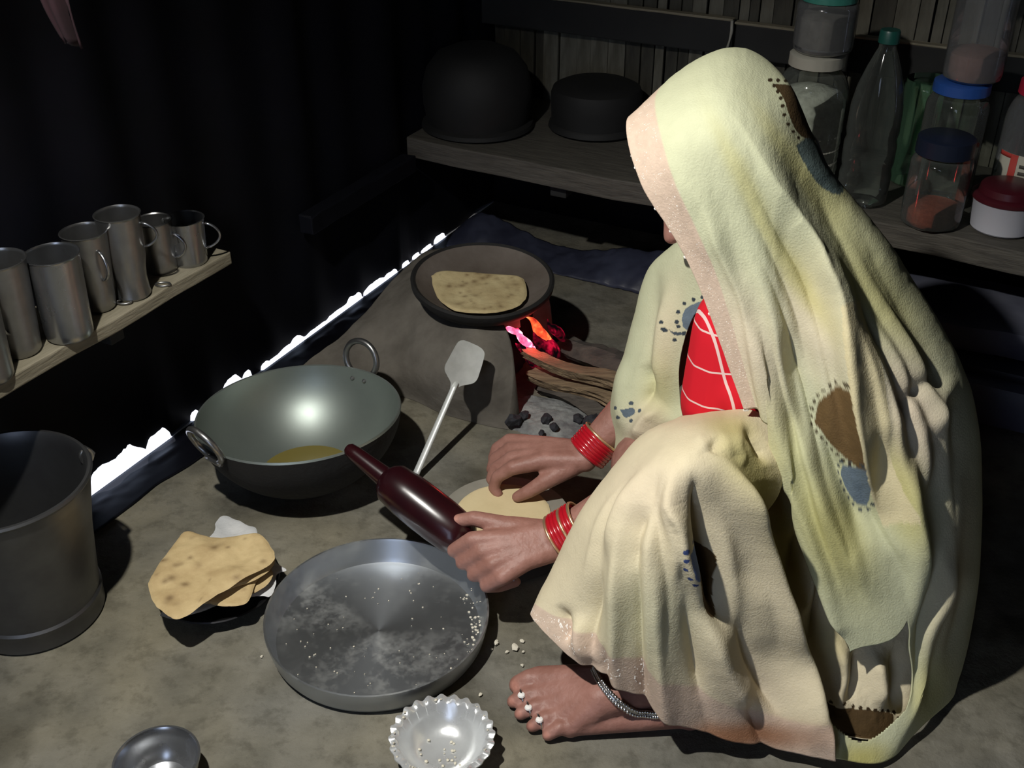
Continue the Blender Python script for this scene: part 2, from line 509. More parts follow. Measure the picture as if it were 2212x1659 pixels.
# back wall: weathered upright slats nailed to a dark backing sheet
back = quad_wall('wall_back', [room(-0.15, -0.05, -0.02), room(-0.15, 3.0, -0.02), room(-0.15, 3.0, 2.3), room(-0.15, -0.05, 2.3)], M['tarp_black'], 0.01)
rs = random.Random(3)
slat_me = []
for k in range(5):
    sm = box('slat', 1.0, 0.010, 1.0, jitter=0.0)
    slat_me.append(sm)
b = 0.02
k = 0
while b < 2.3:
    w = rs.uniform(0.018, 0.042)
    dark = rs.random() < 0.3 or b < 0.12  # leftmost slats always dark: their weaker light is put into the colour
    me = box('slat', w, rs.uniform(0.006, 0.011), 1.1, bevel=0.0015)
    s = obj('slat', me, M['slat_dark'] if dark else M['slat'], back)
    p = room(-0.128 + rs.uniform(-0.004, 0.003), b + w / 2, 0.262)
    s.location = p; s.rotation_euler = (rs.uniform(-.004, .004), rs.uniform(-.006, .006), RZ)
    b += w + rs.uniform(0.0002, 0.0035)

# the unseen rest of the hut: right wall, wall behind with a doorway, roof
quad_wall('wall_right', [room(-0.1, 2.9, -0.02), room(4.0, 2.9, -0.02), room(4.0, 2.9, 2.3), room(-0.1, 2.9, 2.3)], M['slat_dark'])
DOOR0, DOOR1 = 0.85, 1.40
quad_wall('wall_rear_a', [room(3.6, -0.05, -0.02), room(3.6, DOOR0, -0.02), room(3.6, DOOR0, 2.3), room(3.6, -0.05, 2.3)], M['slat_dark'])
quad_wall('wall_rear_b', [room(3.6, DOOR1, -0.02), room(3.6, 2.95, -0.02), room(3.6, 2.95, 2.3), room(3.6, DOOR1, 2.3)], M['slat_dark'])
quad_wall('wall_rear_c', [room(3.6, DOOR0, 1.75), room(3.6, DOOR1, 1.75), room(3.6, DOOR1, 2.3), room(3.6, DOOR0, 2.3)], M['slat_dark'])
quad_wall('ceiling', [room(-0.2, -0.2, 2.28), room(4.1, -0.2, 2.28), room(4.1, 3.0, 2.28), room(-0.2, 3.0, 2.28)], M['tarp_black'])

def plank(name, a, b0, b1, z, depth, thick, mat, seed=0, wav=0.004, along='B'):
    """plank lying along the back wall (along B) or the left wall (along A)"""
    L = b1 - b0
    me = box(name, L, depth, thick, bevel=0.003, cuts=14)
    rr = np.random.RandomState(seed)
    ph = rr.rand(4) * 6
    for v in me.vertices:
        x = v.co.x
        v.co.y += wav * (math.sin(x * 7 + ph[0]) + 0.6 * math.sin(x * 17 + ph[1])) * (1 if v.co.y < 0 else 0.4)
        v.co.z += 0.5 * wav * math.sin(x * 5 + ph[2])
    o = obj(name, me, mat)
    return o

# dark rail across the back wall, in two lengths, with a torn strip at the joint
RAILZ, RA, JB = 0.440, -0.102, 0.573
r1o = plank('trim_1', 0, 0.0, JB, 0, 0.018, 0.068, M['sooty'], 1, 0.001)
r1o.location = room(RA - 0.002, JB / 2, RAILZ); r1o.rotation_euler = (0, 0, RZ); tag(r1o, kind='structure')
r2o = plank('trim_2', 0, 0.0, 1.7, 0, 0.018, 0.066, M['sooty'], 2, 0.001)
r2o.location = room(RA, JB + 0.855, RAILZ - 0.002); r2o.rotation_euler = (0, 0.0, RZ); tag(r2o, kind='structure')
for nm, bb0, bb1, dz in (('trim_3', 0.0, JB - 0.002, 0.0), ('trim_4', JB + 0.002, 2.2, -0.004)):
    e = box(nm, bb1 - bb0, 0.020, 0.004, bevel=0.001, cuts=10, jitter=0.0006, rnd=random.Random(4))
    eo = obj(nm, e, M['shelf_wood']); eo.location = room(RA, (bb0 + bb1) / 2, RAILZ + 0.0675 + dz); eo.rotation_euler = (0, 0, RZ)
    tag(eo, kind='structure')
st = obj('tape_strip', tube('tape_strip', [room(RA + .012, JB - .003, RAILZ + 0.070), room(RA + .014, JB - .001, RAILZ + 0.05), room(RA + .012, JB - .004, RAILZ + 0.03), room(RA + .013, JB - .008, RAILZ + 0.008)], [0.003, 0.0035, 0.0022, 0.0045], 6), M['plastic_cream'])
tag(st, 'pale torn strip wrapped over the joint of the dark wall rail', 'strip')

# wide shelf plank along the back wall
SH_Z, SH_D = 0.245, 0.37
sh = empty('wall_shelf', room(0, 0, 0))
tag(sh, 'wide dusty wooden shelf plank along the back wall carrying pots and jars', 'shelf')
pl = plank('shelf_board', 0, 0, 1.75, 0, SH_D, 0.042, M['dark_wood'], 5, 0.006)
pl.parent = sh; pl.location = Vector(B) * 0.885 - Vector(A) * (0.255 - SH_D / 2) + Vector((0, 0, SH_Z)); pl.rotation_euler = (0, 0, RZ)
for bb_ in (0.35, 0.95, 1.5):
    br = obj('shelf_bracket', box('shelf_bracket', 0.035, SH_D - 0.02, 0.03, bevel=0.003), M['sooty'], sh)
    br.location = Vector(B) * bb_ - Vector(A) * (0.245 - SH_D / 2) + Vector((0, 0, SH_Z - 0.031)); br.rotation_euler = (0, 0, RZ)
SHELF_TOP = SH_Z + 0.042 + 0.003

# cup shelf on the left wall
CS_Z = 0.322
cs = empty('cup_shelf', room(1.05, 0.0, 0)); tag(cs, 'narrow pale wooden plank on the black wall holding steel cups', 'shelf')
a_end = float(np.dot(CORNER - at(490, 552, z=0.335), A))
Lc = 2.1 - a_end
me = box('shelf_board', Lc, 0.125, 0.02, bevel=0.002, cuts=18)
for v in me.vertices:
    v.co.y += 0.003 * math.sin(v.co.x * 9) + 0.002 * math.sin(v.co.x * 31)
    v.co.z += 0.0015 * math.sin(v.co.x * 12 + 1)
co = obj('shelf_board', me, M['shelf_wood'], cs)
cs.location = room(a_end + Lc / 2, 0.069, CS_Z); cs.rotation_euler = (0, 0, math.atan2(A[1], A[0]))
for x in (-0.55, 0.35):
    k_ = obj('shelf_bracket', box('shelf_bracket', 0.025, 0.11, 0.02, bevel=0.002), M['sooty'], cs); k_.location = (x, 0.0, -0.0215)
CUP_TOP = CS_Z + 0.0205

# dark ledge beam running along the left wall towards the corner
e1 = np.array(at(570, 447, z=0.26)); a1 = float(np.dot(CORNER - e1, A))
lb = obj('wall_ledge', box('wall_ledge', a1 - 0.27, 0.03, 0.035, bevel=0.003, cuts=10, jitter=0.0012), M['tarp_black'])
lb.location = room((a1 + 0.27) / 2, 0.03, 0.225); lb.rotation_euler = (0, 0, math.atan2(A[1], A[0]))
tag(lb, 'sooty dark batten fixed along the black wall towards the corner', 'batten')

# faded red cloth hanging high on the black wall
p = at(108, 0, y=1.15)
vs_, fs = [], []
for i in range(14):
    for j in range(18):
        u, v = i / 13, j / 17
        wdt = 0.036 * (1 - 0.55 * v ** 2)
        vs_.append((p[0] + (u - 0.5) * wdt + 0.012 * v * v, p[1] + 0.01 * math.sin(u * 9) + 0.004 * math.sin(v * 7), p[2] + 0.09 - 0.135 * v + 0.006 * math.sin(u * 5)))
for i in range(13):
    for j in range(17):
        fs.append((i * 18 + j, (i + 1) * 18 + j, (i + 1) * 18 + j + 1, i * 18 + j + 1))
ro = obj('hanging_cloth', mesh('hanging_cloth', vs_, fs), nmat('faded_red', (0.022, 0.004, 0.008), 0.9, var_col=(0.014, 0.003, 0.006), scale=30))
s = ro.modifiers.new('t', 'SOLIDIFY'); s.thickness = 0.002
tag(ro, 'small faded red cloth hanging from a cord high on the black wall', 'cloth')
cord = obj('cord', tube('cord', [V(p) + Vector((0.0, 0.003, 0.088)), V(p) + Vector((-0.02, 0.012, 0.5)), V(p) + Vector((-0.03, 0.02, 2.2 - p[2]))], 0.0015, 6), M['tarp_navy'], ro)

# ------------------------------------------------------------------ clay stove
stove = empty('clay_stove', (0, 0, 0))
tag(stove, 'grey mud cooking stove with a sloping mud apron and open fire mouth', 'stove')
net = [
  [(530, 850, 0.0), (545, 852, 0.0), (560, 856, 0.0), (575, 860, 0.0)],
  [(625, 808, 0.034), (640, 820, 0.028), (665, 842, 0.012), (685, 852, 0.0)],
  [(722, 738, 0.068), (742, 765, 0.062), (772, 818, 0.035), (792, 848, 0.0)],
  [(800, 662, 0.10), (830, 700, 0.10), (870, 800, 0.055), (880, 860, 0.0)],
  [(866, 583, 0.135), (905, 640, 0.145), (945, 800, 0.085), (955, 893, 0.0)],
  [(930, 540, 0.15), (975, 610, 0.165), (1035, 770, 0.125), (1045, 918, 0.0)],
  [(1010, 535, 0.15), (1020, 590, 0.16), (1105, 745, 0.128), (1100, 928, 0.0)],
]
net = np.array(net, float)
g3 = at(net[..., 0], net[..., 1], z=net[..., 2])
g3 = crom(g3, 110); g3 = np.transpose(crom(np.transpose(g3, (1, 0, 2)), 90), (1, 0, 2))
bumpn = fbm(g3[..., 0] * 16, g3[..., 1] * 16, 4)
g3[..., 2] = np.maximum(-0.004, g3[..., 2] + 0.014 * bumpn * np.clip(g3[..., 2] / 0.05, 0, 1))
nu, nv = g3.shape[:2]
vs_ = [p for row in g3 for p in row]; fs = []
for i in range(nu - 1):
    for j in range(nv - 1):
        fs.append((i * nv + j, (i + 1) * nv + j, (i + 1) * nv + j + 1, i * nv + j + 1))
# skirt the far rim and the fire-mouth side down to the ground
base = len(vs_)
for i in range(nu):
    q = g3[i, 0]; vs_.append((q[0] - 0.012, q[1] + 0.02, -0.004))
for i in range(nu - 1):
    fs.append((i * nv, base + i, base + i + 1, (i + 1) * nv))
base2 = len(vs_)
for j in range(nv):
    q = g3[nu - 1, j]; vs_.append((q[0] + 0.01, q[1] + 0.008, -0.004))
for j in range(nv - 1):
    fs.append(((nu - 1) * nv + j, (nu - 1) * nv + j + 1, base2 + j + 1, base2 + j))
obj('mud_apron', recalc(mesh('mud_apron', vs_, fs)), M['mud_stove'], stove)

SC = at(1040, 612, z=0.150)
SC = np.array([SC[0], SC[1], 0.0])
a_open0, a_open1 = math.radians(-72), math.radians(2)
prof = [(0.128, -0.003), (0.127, 0.05), (0.122, 0.10), (0.115, 0.135), (0.108, 0.148), (0.100, 0.147), (0.092, 0.135), (0.090, 0.05), (0.090, -0.003), (0.128, -0.003)]
def wob(r, z, a):
    return r * (1 + 0.035 * math.sin(3 * a + 1) + 0.02 * math.sin(7 * a)), z + (0.006 * math.sin(2 * a) if z > 0.1 else 0)
fb = obj('firebox', lathe('firebox', prof, 64, a_open1, a_open0 + 2 * math.pi, wob), M['mud_stove'], stove)
fb.location = SC
lt = lathe('lintel', [(0.124, 0.118), (0.120, 0.140), (0.110, 0.148), (0.100, 0.146), (0.096, 0.12), (0.124, 0.118)], 20, a_open0 - 0.1, a_open0 + 0.32, wob)
lo = obj('pot_rest', lt, M['mud_stove'], stove); lo.location = SC
bed = obj('ember_bed', lathe('ember_bed', [(0.0001, 0.03), (0.05, 0.026), (0.085, 0.012), (0.09, 0.0)], 30, wob=lambda r, z, a: (r * (1 + 0.06 * math.sin(5 * a)), z + 0.006 * math.sin(9 * a + r * 90))), M['charcoal'], stove)
bed.location = SC

# fire: glowing embers and short flames in the fire mouth
fire = empty('fire', (0, 0, 0)); tag(fire, 'red and orange fire burning in the mouth of the clay stove', 'fire')
def flame(name, base, tip, w, mat, seed):
    r = np.random.RandomState(seed)
    base, tip = np.array(base, float), np.array(tip, float)
    n_ = 12
    t = np.linspace(0, 1, n_)[:, None]
    side = np.array([0.35, 0.9, 0.0])
    path = base * (1 - t) + tip * t + side * (0.012 * np.sin(t * 6 + r.rand() * 6)) * t
    rad = w * np.sin(np.pi * np.clip(0.12 + 0.88 * t[:, 0] ** 0.8, 0, 1)) + 0.0006
    return obj(name, tube(name, path, rad, 10, squash=0.6), mat, fire)
P_ = lambda px, py, z: at(px, py, z=z)
flame('flame', P_(1128, 722, 0.105), P_(1076, 694, 0.126), 0.007, M['glow_pink'], 1)
flame('flame', P_(1150, 748, 0.080), P_(1104, 708, 0.115), 0.010, M['glow_pink'], 2)
flame('flame', P_(1188, 738, 0.075), P_(1136, 686, 0.128), 0.017, M['glow_orange'], 3)
flame('flame', P_(1172, 770, 0.055), P_(1140, 745, 0.075), 0.008, M['glow_pink'], 4)
flame('flame', P_(1205, 775, 0.050), P_(1150, 712, 0.105), 0.022, M['glow_red'], 5)
flame('flame', P_(1160, 792, 0.035), P_(1118, 735, 0.085), 0.018, M['glow_red'], 6)
flame('flame', P_(1218, 735, 0.070), P_(1182, 690, 0.120), 0.014, M['glow_red'], 7)
fl = bpy.data.lights.new('fire_light', 'POINT'); fl.energy = 0.22; fl.color = (1.0, 0.06, 0.05); fl.shadow_soft_size = 0.02
flo = bpy.data.objects.new('fire_light', fl); COL.objects.link(flo); flo.location = V(P_(1150, 735, 0.095)); flo.parent = fire

def log(name, p0, p1, r0, r1, mat, label, seed, flat=0.7, group=None, round_=False):
    r = np.random.RandomState(seed)
    p0, p1 = np.array(p0, float), np.array(p1, float)
    L = np.linalg.norm(p1 - p0); n_ = 60
    ph = r.rand(6) * 6
    m_ = 18
    if round_:
        angs = np.linspace(0, 2 * np.pi, m_ + 1)[:-1]; rads = 1 + r.uniform(-.08, .08, m_)
    else:                                   # split wood: a few flat faces meeting at sharp arrises
        corners = np.sort(r.uniform(0, 2 * np.pi, 5) * .35 + np.arange(5) * 2 * np.pi / 5)
        cr_ = r.uniform(.8, 1.2, 5)
        pts = np.stack([np.cos(corners) * cr_, np.sin(corners) * cr_], 1)
        pp = []
        for k in range(5):
            a_, b_ = pts[k], pts[(k + 1) % 5]
            for t in np.linspace(0, 1, 5)[:-1]: pp.append(a_ * (1 - t) + b_ * t)
        pp = np.array(pp); m_ = len(pp); angs = np.arctan2(pp[:, 1], pp[:, 0]); rads = np.hypot(pp[:, 0], pp[:, 1])
    vs_, fs = [], []
    d = (p1 - p0) / L
    sx = np.cross(d, [0, 0, 1]); sx /= np.linalg.norm(sx); sz = np.cross(sx, d)
    groove = r.uniform(-.10, .10, (m_,))
    for i in range(n_):
        t = i / (n_ - 1)
        rad = r0 + (r1 - r0) * t
        c = p0 + d * L * t + sx * 0.005 * math.sin(t * 5 + ph[0]) + sz * 0.003 * math.sin(t * 7 + ph[1])
        for k in range(m_):
            ragged = d * (r.uniform(-.008, .008) if i in (0, n_ - 1) else 0)
            q = rad * rads[k] * (1 + groove[k] + 0.5 * float(fbm(k * 2.1 + seed * 9, t * 7, 3)))
            vs_.append(c + ragged + sx * q * math.cos(angs[k]) + sz * q * flat * math.sin(angs[k]))
    for i in range(n_ - 1):
        for k in range(m_):
            fs.append((i * m_ + k, i * m_ + (k + 1) % m_, (i + 1) * m_ + (k + 1) % m_, (i + 1) * m_ + k))
    fs.append(tuple(range(m_))); fs.append(tuple((n_ - 1) * m_ + k for k in reversed(range(m_))))
    me = recalc(mesh(name, vs_, fs)); sharp(me, 22)
    o = obj(name, me, mat)
    return tag(o, label, 'firewood', group)
log('firewood', at(1136, 760, z=0.072), at(1362, 838, z=0.062), 0.016, 0.025, M['firewood'], 'pale split firewood topmost of the sticks feeding the stove', 21, 0.6)
log('firewood', at(1150, 806, z=0.034), at(1350, 872, z=0.032), 0.019, 0.026, M['firewood'], 'splintered brown firewood lying under the pale split stick', 22, 0.7)
log('firewood', at(1170, 836, z=0.013), at(1345, 915, z=0.013), 0.015, 0.019, M['bark'], 'lowest charred firewood stick resting on the ash', 23, 0.7)
log('firewood', at(1215, 742, z=0.030), at(1400, 812, z=0.028), 0.020, 0.027, M['bark'], 'dark bark covered log lying behind the split firewood', 24, 0.9, None, True)

# ash spilled from the stove mouth and lumps of charcoal on it
c0 = at(1160, 905, z=0)
vs_, fs = [], []
n_ = 60
for i in range(n_):
    for j in range(n_):
        u, v = i / (n_ - 1) * 2 - 1, j / (n_ - 1) * 2 - 1
        x = c0[0] + 0.055 + 0.13 * u; y = c0[1] - 0.012 + 0.075 * v - 0.03 * u
        rr = math.hypot(u, v) + 0.5 * float(fbm(u * 3 + 9, v * 3, 3))
        z = 0.014 * max(0, 1 - rr) ** 0.6 + 0.006 * float(fbm(u * 9, v * 9, 3)) * (1 if rr < 1 else 0) - (0.006 if rr > 0.98 else 0)
        vs_.append((x, y, z))
for i in range(n_ - 1):
    for j in range(n_ - 1):
        fs.append((i * n_ + j, (i + 1) * n_ + j, (i + 1) * n_ + j + 1, i * n_ + j + 1))
tag(obj('ash_heap', recalc(mesh('ash_heap', vs_, fs)), M['ash']), 'pale grey wood ash spilled in front of the stove mouth', 'ash', kind='stuff')
def lump(name, c, s, mat, seed, flat=0.7):
    bm = bmesh.new(); bmesh.ops.create_icosphere(bm, subdivisions=2, radius=1.0)
    r = random.Random(seed)
    for v in bm.verts:
        v.co *= 1 + r.uniform(-0.25, 0.2)
        v.co = Vector((v.co.x * s, v.co.y * s * 0.75, v.co.z * s * flat))
    me = bpy.data.meshes.new(name); bm.to_mesh(me); bm.free()
    o = obj(name, me, mat); o.location = V(c); o.rotation_euler = (0, 0, r.uniform(0, 6)); return o
for i, (x, y, s) in enumerate([(1108, 908, 0.015), (1132, 897, 0.011), (1180, 905, 0.012), (1196, 922, 0.010), (1170, 935, 0.007), (1250, 905, 0.012), (1278, 910, 0.018), (1308, 918, 0.016)]):
    c = at(x, y, z=0.010 + s * 0.5)
    tag(lump('charcoal_lump', c, s, M['charcoal'], 40 + i), 'black charcoal lump lying in the grey ash by the stove', 'charcoal', 'charcoal lumps in the ash')

# clay griddle with a folded flatbread
TC = at(1042, 617, z=0.176)
tv = lathe('tava', [(0.0001, 0.004), (0.07, 0.006), (0.10, 0.014), (0.117, 0.027), (0.122, 0.030), (0.126, 0.027), (0.125, 0.018), (0.112, 0.002), (0.085, -0.010), (0.04, -0.016), (0.0001, -0.016)], 72,
           wob=lambda r, z, a: (r * (1 + 0.006 * math.sin(3 * a)), z))
tvo = obj('griddle', tv, M['tava'])
tvo.location = (TC[0], TC[1], 0.164); tvo.rotation_euler = (math.radians(5), math.radians(1.5), 0)
tv.materials.append(M['soot'])
for p in tv.polygons:
    c = p.center
    if p.normal.z < -0.15 or math.hypot(c.x, c.y) > 0.1183: p.material_index = 1
tag(tvo, 'round blackened clay griddle with raised rim on the mud stove', 'griddle')

def flat_bread(name, poly, z, thick, label, cat, mat, seed=0, group=None, spots=30, wave=0.004, zf=None, tint=(1, 1, 1), n=60):
    """a limp disc of bread: outline given by places on the ground plan at height z"""
    P = np.array([at(x, y, z=z) for x, y in poly])
    cpt = P.mean(0)
    ring = crom(np.concatenate([P, P[:1]]), 120)[:-1]
    rr = np.random.RandomState(seed)
    ring = ring + (ring - cpt) * (0.03 * (fbm(np.arange(119) * 0.35 + seed * 7, np.zeros(119), 3)))[:, None]
    K = 26
    vs_, fs, cols = [], [], []
    for s in (1, 0):
        for k in range(K + 1):
            t = k / K
            for q in ring:
                p = cpt + (q - cpt) * (t ** 0.8)
                zz = z + wave * 2 * float(fbm(p[0] * 22 + seed, p[1] * 22, 3))
                if zf: zz += zf(p)
                e = thick * 0.5 * math.sqrt(max(0.0, 1 - t ** 12))
                vs_.append((p[0], p[1], zz + (e if s else -e)))
    m_ = len(ring); S = (K + 1) * m_
    for s in (0, 1):
        for k in range(K):
            for i in range(m_):
                i2 = (i + 1) % m_
                f = (s * S + k * m_ + i, s * S + k * m_ + i2, s * S + (k + 1) * m_ + i2, s * S + (k + 1) * m_ + i)
                fs.append(f)
    for i in range(m_):
        i2 = (i + 1) % m_
        fs.append((K * m_ + i, K * m_ + i2, S + K * m_ + i2, S + K * m_ + i))
    me = recalc(mesh(name, vs_, fs))
    col = np.ones((len(me.vertices), 4)) * np.array([*tint, 1.0])
    co = np.zeros(len(me.vertices) * 3); me.vertices.foreach_get('co', co); co = co.reshape(-1, 3)
    for _ in range(spots):
        q = ring[rr.randint(m_)]; c = cpt + (q - cpt) * math.sqrt(rr.rand()) * 0.95
        rad = rr.uniform(0.002, 0.006); d = np.linalg.norm(co[:, :2] - c[:2], axis=1)
        w = np.exp(-(d / rad) ** 2)[:, None] * rr.uniform(0.25, 0.8)
        col[:, :3] = col[:, :3] * (1 - w) + np.array([0.28, 0.2, 0.14]) * w
    at_ = me.color_attributes.new('Col', 'FLOAT_COLOR', 'POINT'); at_.data.foreach_set('color', col.ravel())
    o = obj(name, me, mat)
    return tag(o, label, cat, group)
z0 = 0.176
flat_bread('flatbread', [(932, 603), (955, 596), (1020, 598), (1080, 601), (1118, 603), (1134, 612), (1137, 640), (1120, 660), (1080, 674), (1030, 678), (985, 672), (955, 654), (938, 628)], z0 + 0.004, 0.007,
           'speckled half folded flatbread browning on the clay griddle', 'flatbread', M['roti'], 3, spots=45, wave=0.003, tint=(1.0, 1.02, 1.0), zf=lambda p: 0.006 * ((p[1] - 1.66) / 0.08) ** 2)
# ------------------------------------------------------------------ things on the floor
# deep frying pan with two ring handles
KC = at(648, 897, z=0.124)
kd = empty('frying_pan', (KC[0], KC[1], 0.003)); tag(kd, 'large round bottomed iron frying pan with two ring handles and a little oil', 'pan')
kd.rotation_euler = (math.radians(-4.5), math.radians(-1.5), 0)
R = 0.155
def kprof(off):
    pr = [(0.0001, 0.0), (0.030, 0.0005), (0.056, 0.004)]
    for k in range(1, 13):
        t = k / 12
        pr.append((0.056 + (R - 0.056) * math.sin(t * math.pi / 2 * 0.94) / math.sin(math.pi / 2 * 0.94) , 0.004 + 0.116 * (1 - math.cos(t * math.pi / 2)) * 0.5 + 0.116 * 0.5 * t))
    return pr
inner = [(r, z + 0.004) for r, z in kprof(0)]
inner = [(r * 0.985, z) for r, z in inner]
outer = kprof(0)
me = lathe('bowl', inner + [(R, 0.125), (R + 0.0015, 0.122)] + [(r * 1.0 + 0.001, z) for r, z in reversed(outer)], 80)
me.materials.append(M['alu']); me.materials.append(M['soot'])
for p in me.polygons:
    c = p.center; nrm = p.normal
    radial = c.x * nrm.x + c.y * nrm.y
    p.material_index = 1 if (radial > 0.001 and c.z < 0.123) or nrm.z < -0.5 else 0
obj('bowl', me, None, kd)
obj('oil', lathe('oil', [(0.0001, 0.0195), (0.03, 0.0195), (0.055, 0.0195), (0.071, 0.0193)], 48), M['oil'], kd)
def ring_handle(ang, tilt, rr=0.031):
    pts = []
    c = Vector((math.cos(ang), math.sin(ang), 0)); tn = Vector((-math.sin(ang), math.cos(ang), 0))
    up = (Vector((0, 0, 1)) * math.cos(tilt) + c * math.sin(tilt))
    ctr = c * (R + 0.004) + Vector((0, 0, 0.121)) + up * (rr * 0.62)
    for k in range(36):
        a = 2 * math.pi * k / 36
        pts.append(ctr + tn * rr * math.cos(a) + up * rr * math.sin(a))
    h = obj('ring_handle', tube('ring_handle', pts, 0.0052, 10, closed=True), M['steel_dull'], kd)
    for s in (-0.012, 0.012):
        rv = obj('rivet', lathe('rivet', [(0.0001, 0.004), (0.0025, 0.003), (0.004, 0.0)], 12), M['steel_dull'], h)
        rv.location = c * (R - 0.006) + tn * s + Vector((0, 0, 0.108)); rv.rotation_euler = (0, math.radians(-80), ang)
    bd = obj('handle_strap', tube('handle_strap', [ctr - up * rr * 1.0 + tn * s * 0.016 + c * 0.001 for s in (-1, -0.5, 0, 0.5, 1)], 0.0065, 8), M['steel_dull'], h)
p1 = at(768, 806, z=0.124); p2 = at(502, 975, z=0.124)
ring_handle(math.atan2(p1[1] - KC[1], p1[0] - KC[0]), math.radians(8))
ring_handle(math.atan2(p2[1] - KC[1], p2[0] - KC[0]), math.radians(22))

# spatula leaning on the stove front
sp0 = at(895, 1032, z=0.006); sp1 = at(985, 826, z=0.122); 
bl = at(1010, 772, z=0.157)
spt = empty('spatula', V(sp0)); tag(spt, 'aluminium turning spatula with a square blade leaning up against the stove', 'spatula')
off = np.array(sp0)
path = crom(np.array([sp0, sp0 * 0.5 + sp1 * 0.5, sp1]) - off, 16)
obj('handle', tube('handle', path, np.linspace(0.0062, 0.0052, 16), 10, squash=0.6), nmat('aluminium_rod', (0.62, 0.64, 0.62), 0.4, 0.3), spt)
dirn = (bl - sp1); dirn /= np.linalg.norm(dirn)
right = np.array([0.93, 0.30, -0.18]); right -= dirn * np.dot(right, dirn); right /= np.linalg.norm(right)
nrm = np.cross(right, dirn)
hw = np.array([(-0.014, .0042), (-.004, .008), (.004, .0185), (.010, .0262), (.018, .0295), (.030, .0288), (.045, .0272), (.058, .0252), (.063, .0225), (.0662, .017), (.0675, .009)])
vv = crom(hw, 40)
vs_, fs = [], []
for s_n in (1, -1):
    for (v_, h_) in vv:
        for q in np.linspace(-1, 1, 15):
            u_ = q * h_
            bend = 0.003 * (u_ / 0.03) ** 2 - 0.004 * max(0, v_ / 0.06) ** 2
            vs_.append(sp1 - off + right * u_ + dirn * v_ + nrm * (s_n * 0.0011 + bend))
nR, nC = 40, 15
for b0 in (0, nR * nC):
    for i_ in range(nR - 1):
        for k_ in range(nC - 1):
            fs.append((b0 + i_ * nC + k_, b0 + i_ * nC + k_ + 1, b0 + (i_ + 1) * nC + k_ + 1, b0 + (i_ + 1) * nC + k_))
loop_ = [k_ for k_ in range(nC)] + [i_ * nC + nC - 1 for i_ in range(1, nR)] + [(nR - 1) * nC + k_ for k_ in range(nC - 2, -1, -1)] + [i_ * nC for i_ in range(nR - 2, 0, -1)]
for a_i, b_i in zip(loop_, loop_[1:] + loop_[:1]):
    fs.append((a_i, b_i, nR * nC + b_i, nR * nC + a_i))
me = recalc(mesh('blade', vs_, fs)); sharp(me, 50)
obj('blade', me, nmat('aluminium', (0.62, 0.64, 0.62), 0.5, 0.35, var_col=(0.52, 0.54, 0.52), scale=40), spt)

# rolling board with rolled dough
BC = at(1090, 1116, z=0.045)
bo = obj('rolling_board', lathe('rolling_board', [(0.0001, 0.0), (0.088, 0.0), (0.096, 0.004), (0.099, 0.02), (0.0985, 0.040), (0.095, 0.0455), (0.092, 0.046), (0.0001, 0.046)], 72), nmat('board_stone', (0.22, 0.21, 0.175), 0.55, var_col=(0.29, 0.275, 0.235), scale=12, bump=0.15))
bo.location = (BC[0], BC[1], 0.0005)
bo.data.materials.append(M['steel_dull'])
for p in bo.data.polygons:
    if abs(p.normal.z) < 0.4: p.material_index = 1
tag(bo, 'round low rolling board with a metal rim beneath the dough', 'rolling board')
rc = at(1087, 1109, z=0.05)
def disc(r):
    return [(proj(np.array([rc[0] + r * math.cos(a), rc[1] + r * math.sin(a), 0.05]))) for a in np.linspace(0, 2 * math.pi, 25)[:-1]]
flat_bread('dough_round', [(float(a), float(b)) for a, b in disc(0.069)], 0.0492, 0.004, 'thin pale round of rolled dough lying on the rolling board', 'dough', M['dough'], 8, spots=0, wave=0.0006)

# rolling pin held in the near hand
PT = np.array([-0.228, 1.239, 0.172]); PH = np.array([-0.030, 1.106, 0.086])
pd = (PH - PT); PL = np.linalg.norm(pd) + 0.045; pd /= np.linalg.norm(pd)
prof = [(0.0001, 0.0), (0.006, 0.0), (0.0095, 0.004), (0.011, 0.016), (0.0125, 0.040), (0.0138, 0.058), (0.0145, 0.068), (0.022, 0.073), (0.0285, 0.082), (0.0315, 0.11), (0.0325, 0.14), (0.0322, 0.17), (0.0305, 0.195), (0.0265, 0.210), (0.018, 0.218), (0.013, 0.226), (0.0120, 0.25), (0.0115, 0.28), (0.008, PL), (0.0001, PL)]
rp = obj('rolling_pin', lathe('rolling_pin', prof, 40), M['maroon'])
rp.location = V(PT); rp.rotation_euler = Vector(pd).to_track_quat('Z', 'Y').to_euler()
tag(rp, 'dark maroon lacquered wooden rolling pin held in the near hand', 'rolling pin')

# steel tray
TH = at(815, 1324, z=0.034)
th = obj('steel_tray', lathe('steel_tray', [(0.0001, 0.0015), (0.128, 0.0015), (0.134, 0.0035), (0.138, 0.010), (0.1425, 0.034), (0.144, 0.0375), (0.1465, 0.0375), (0.1468, 0.034), (0.1415, 0.008), (0.137, 0.0), (0.0001, 0.0)], 96))
th.location = (TH[0], TH[1], 0.0005)
tm = bpy.data.materials.new('floury_steel'); tm.use_nodes = True
nt = tm.node_tree; bs = nt.nodes['Principled BSDF']; tc = nt.nodes.new('ShaderNodeTexCoord')
na_ = noise_node(20, 9, 0.75); ra = ramp_node(na_.outputs['Fac'], 0.46, 0.70, (0, 0, 0), (1, 1, 1))
nb_ = noise_node(7, 3); rb = ramp_node(nb_.outputs['Fac'], 0.42, 0.66, (0.04, 0.04, 0.04), (0.62, 0.62, 0.62))
mm = nt.nodes.new('ShaderNodeMath'); mm.operation = 'MULTIPLY'
nt.links.new(ra.outputs['Color'], mm.inputs[0]); nt.links.new(rb.outputs['Color'], mm.inputs[1])
dust = nt.nodes.new('ShaderNodeBsdfDiffuse'); dust.inputs[0].default_value = (0.42, 0.43, 0.42, 1)
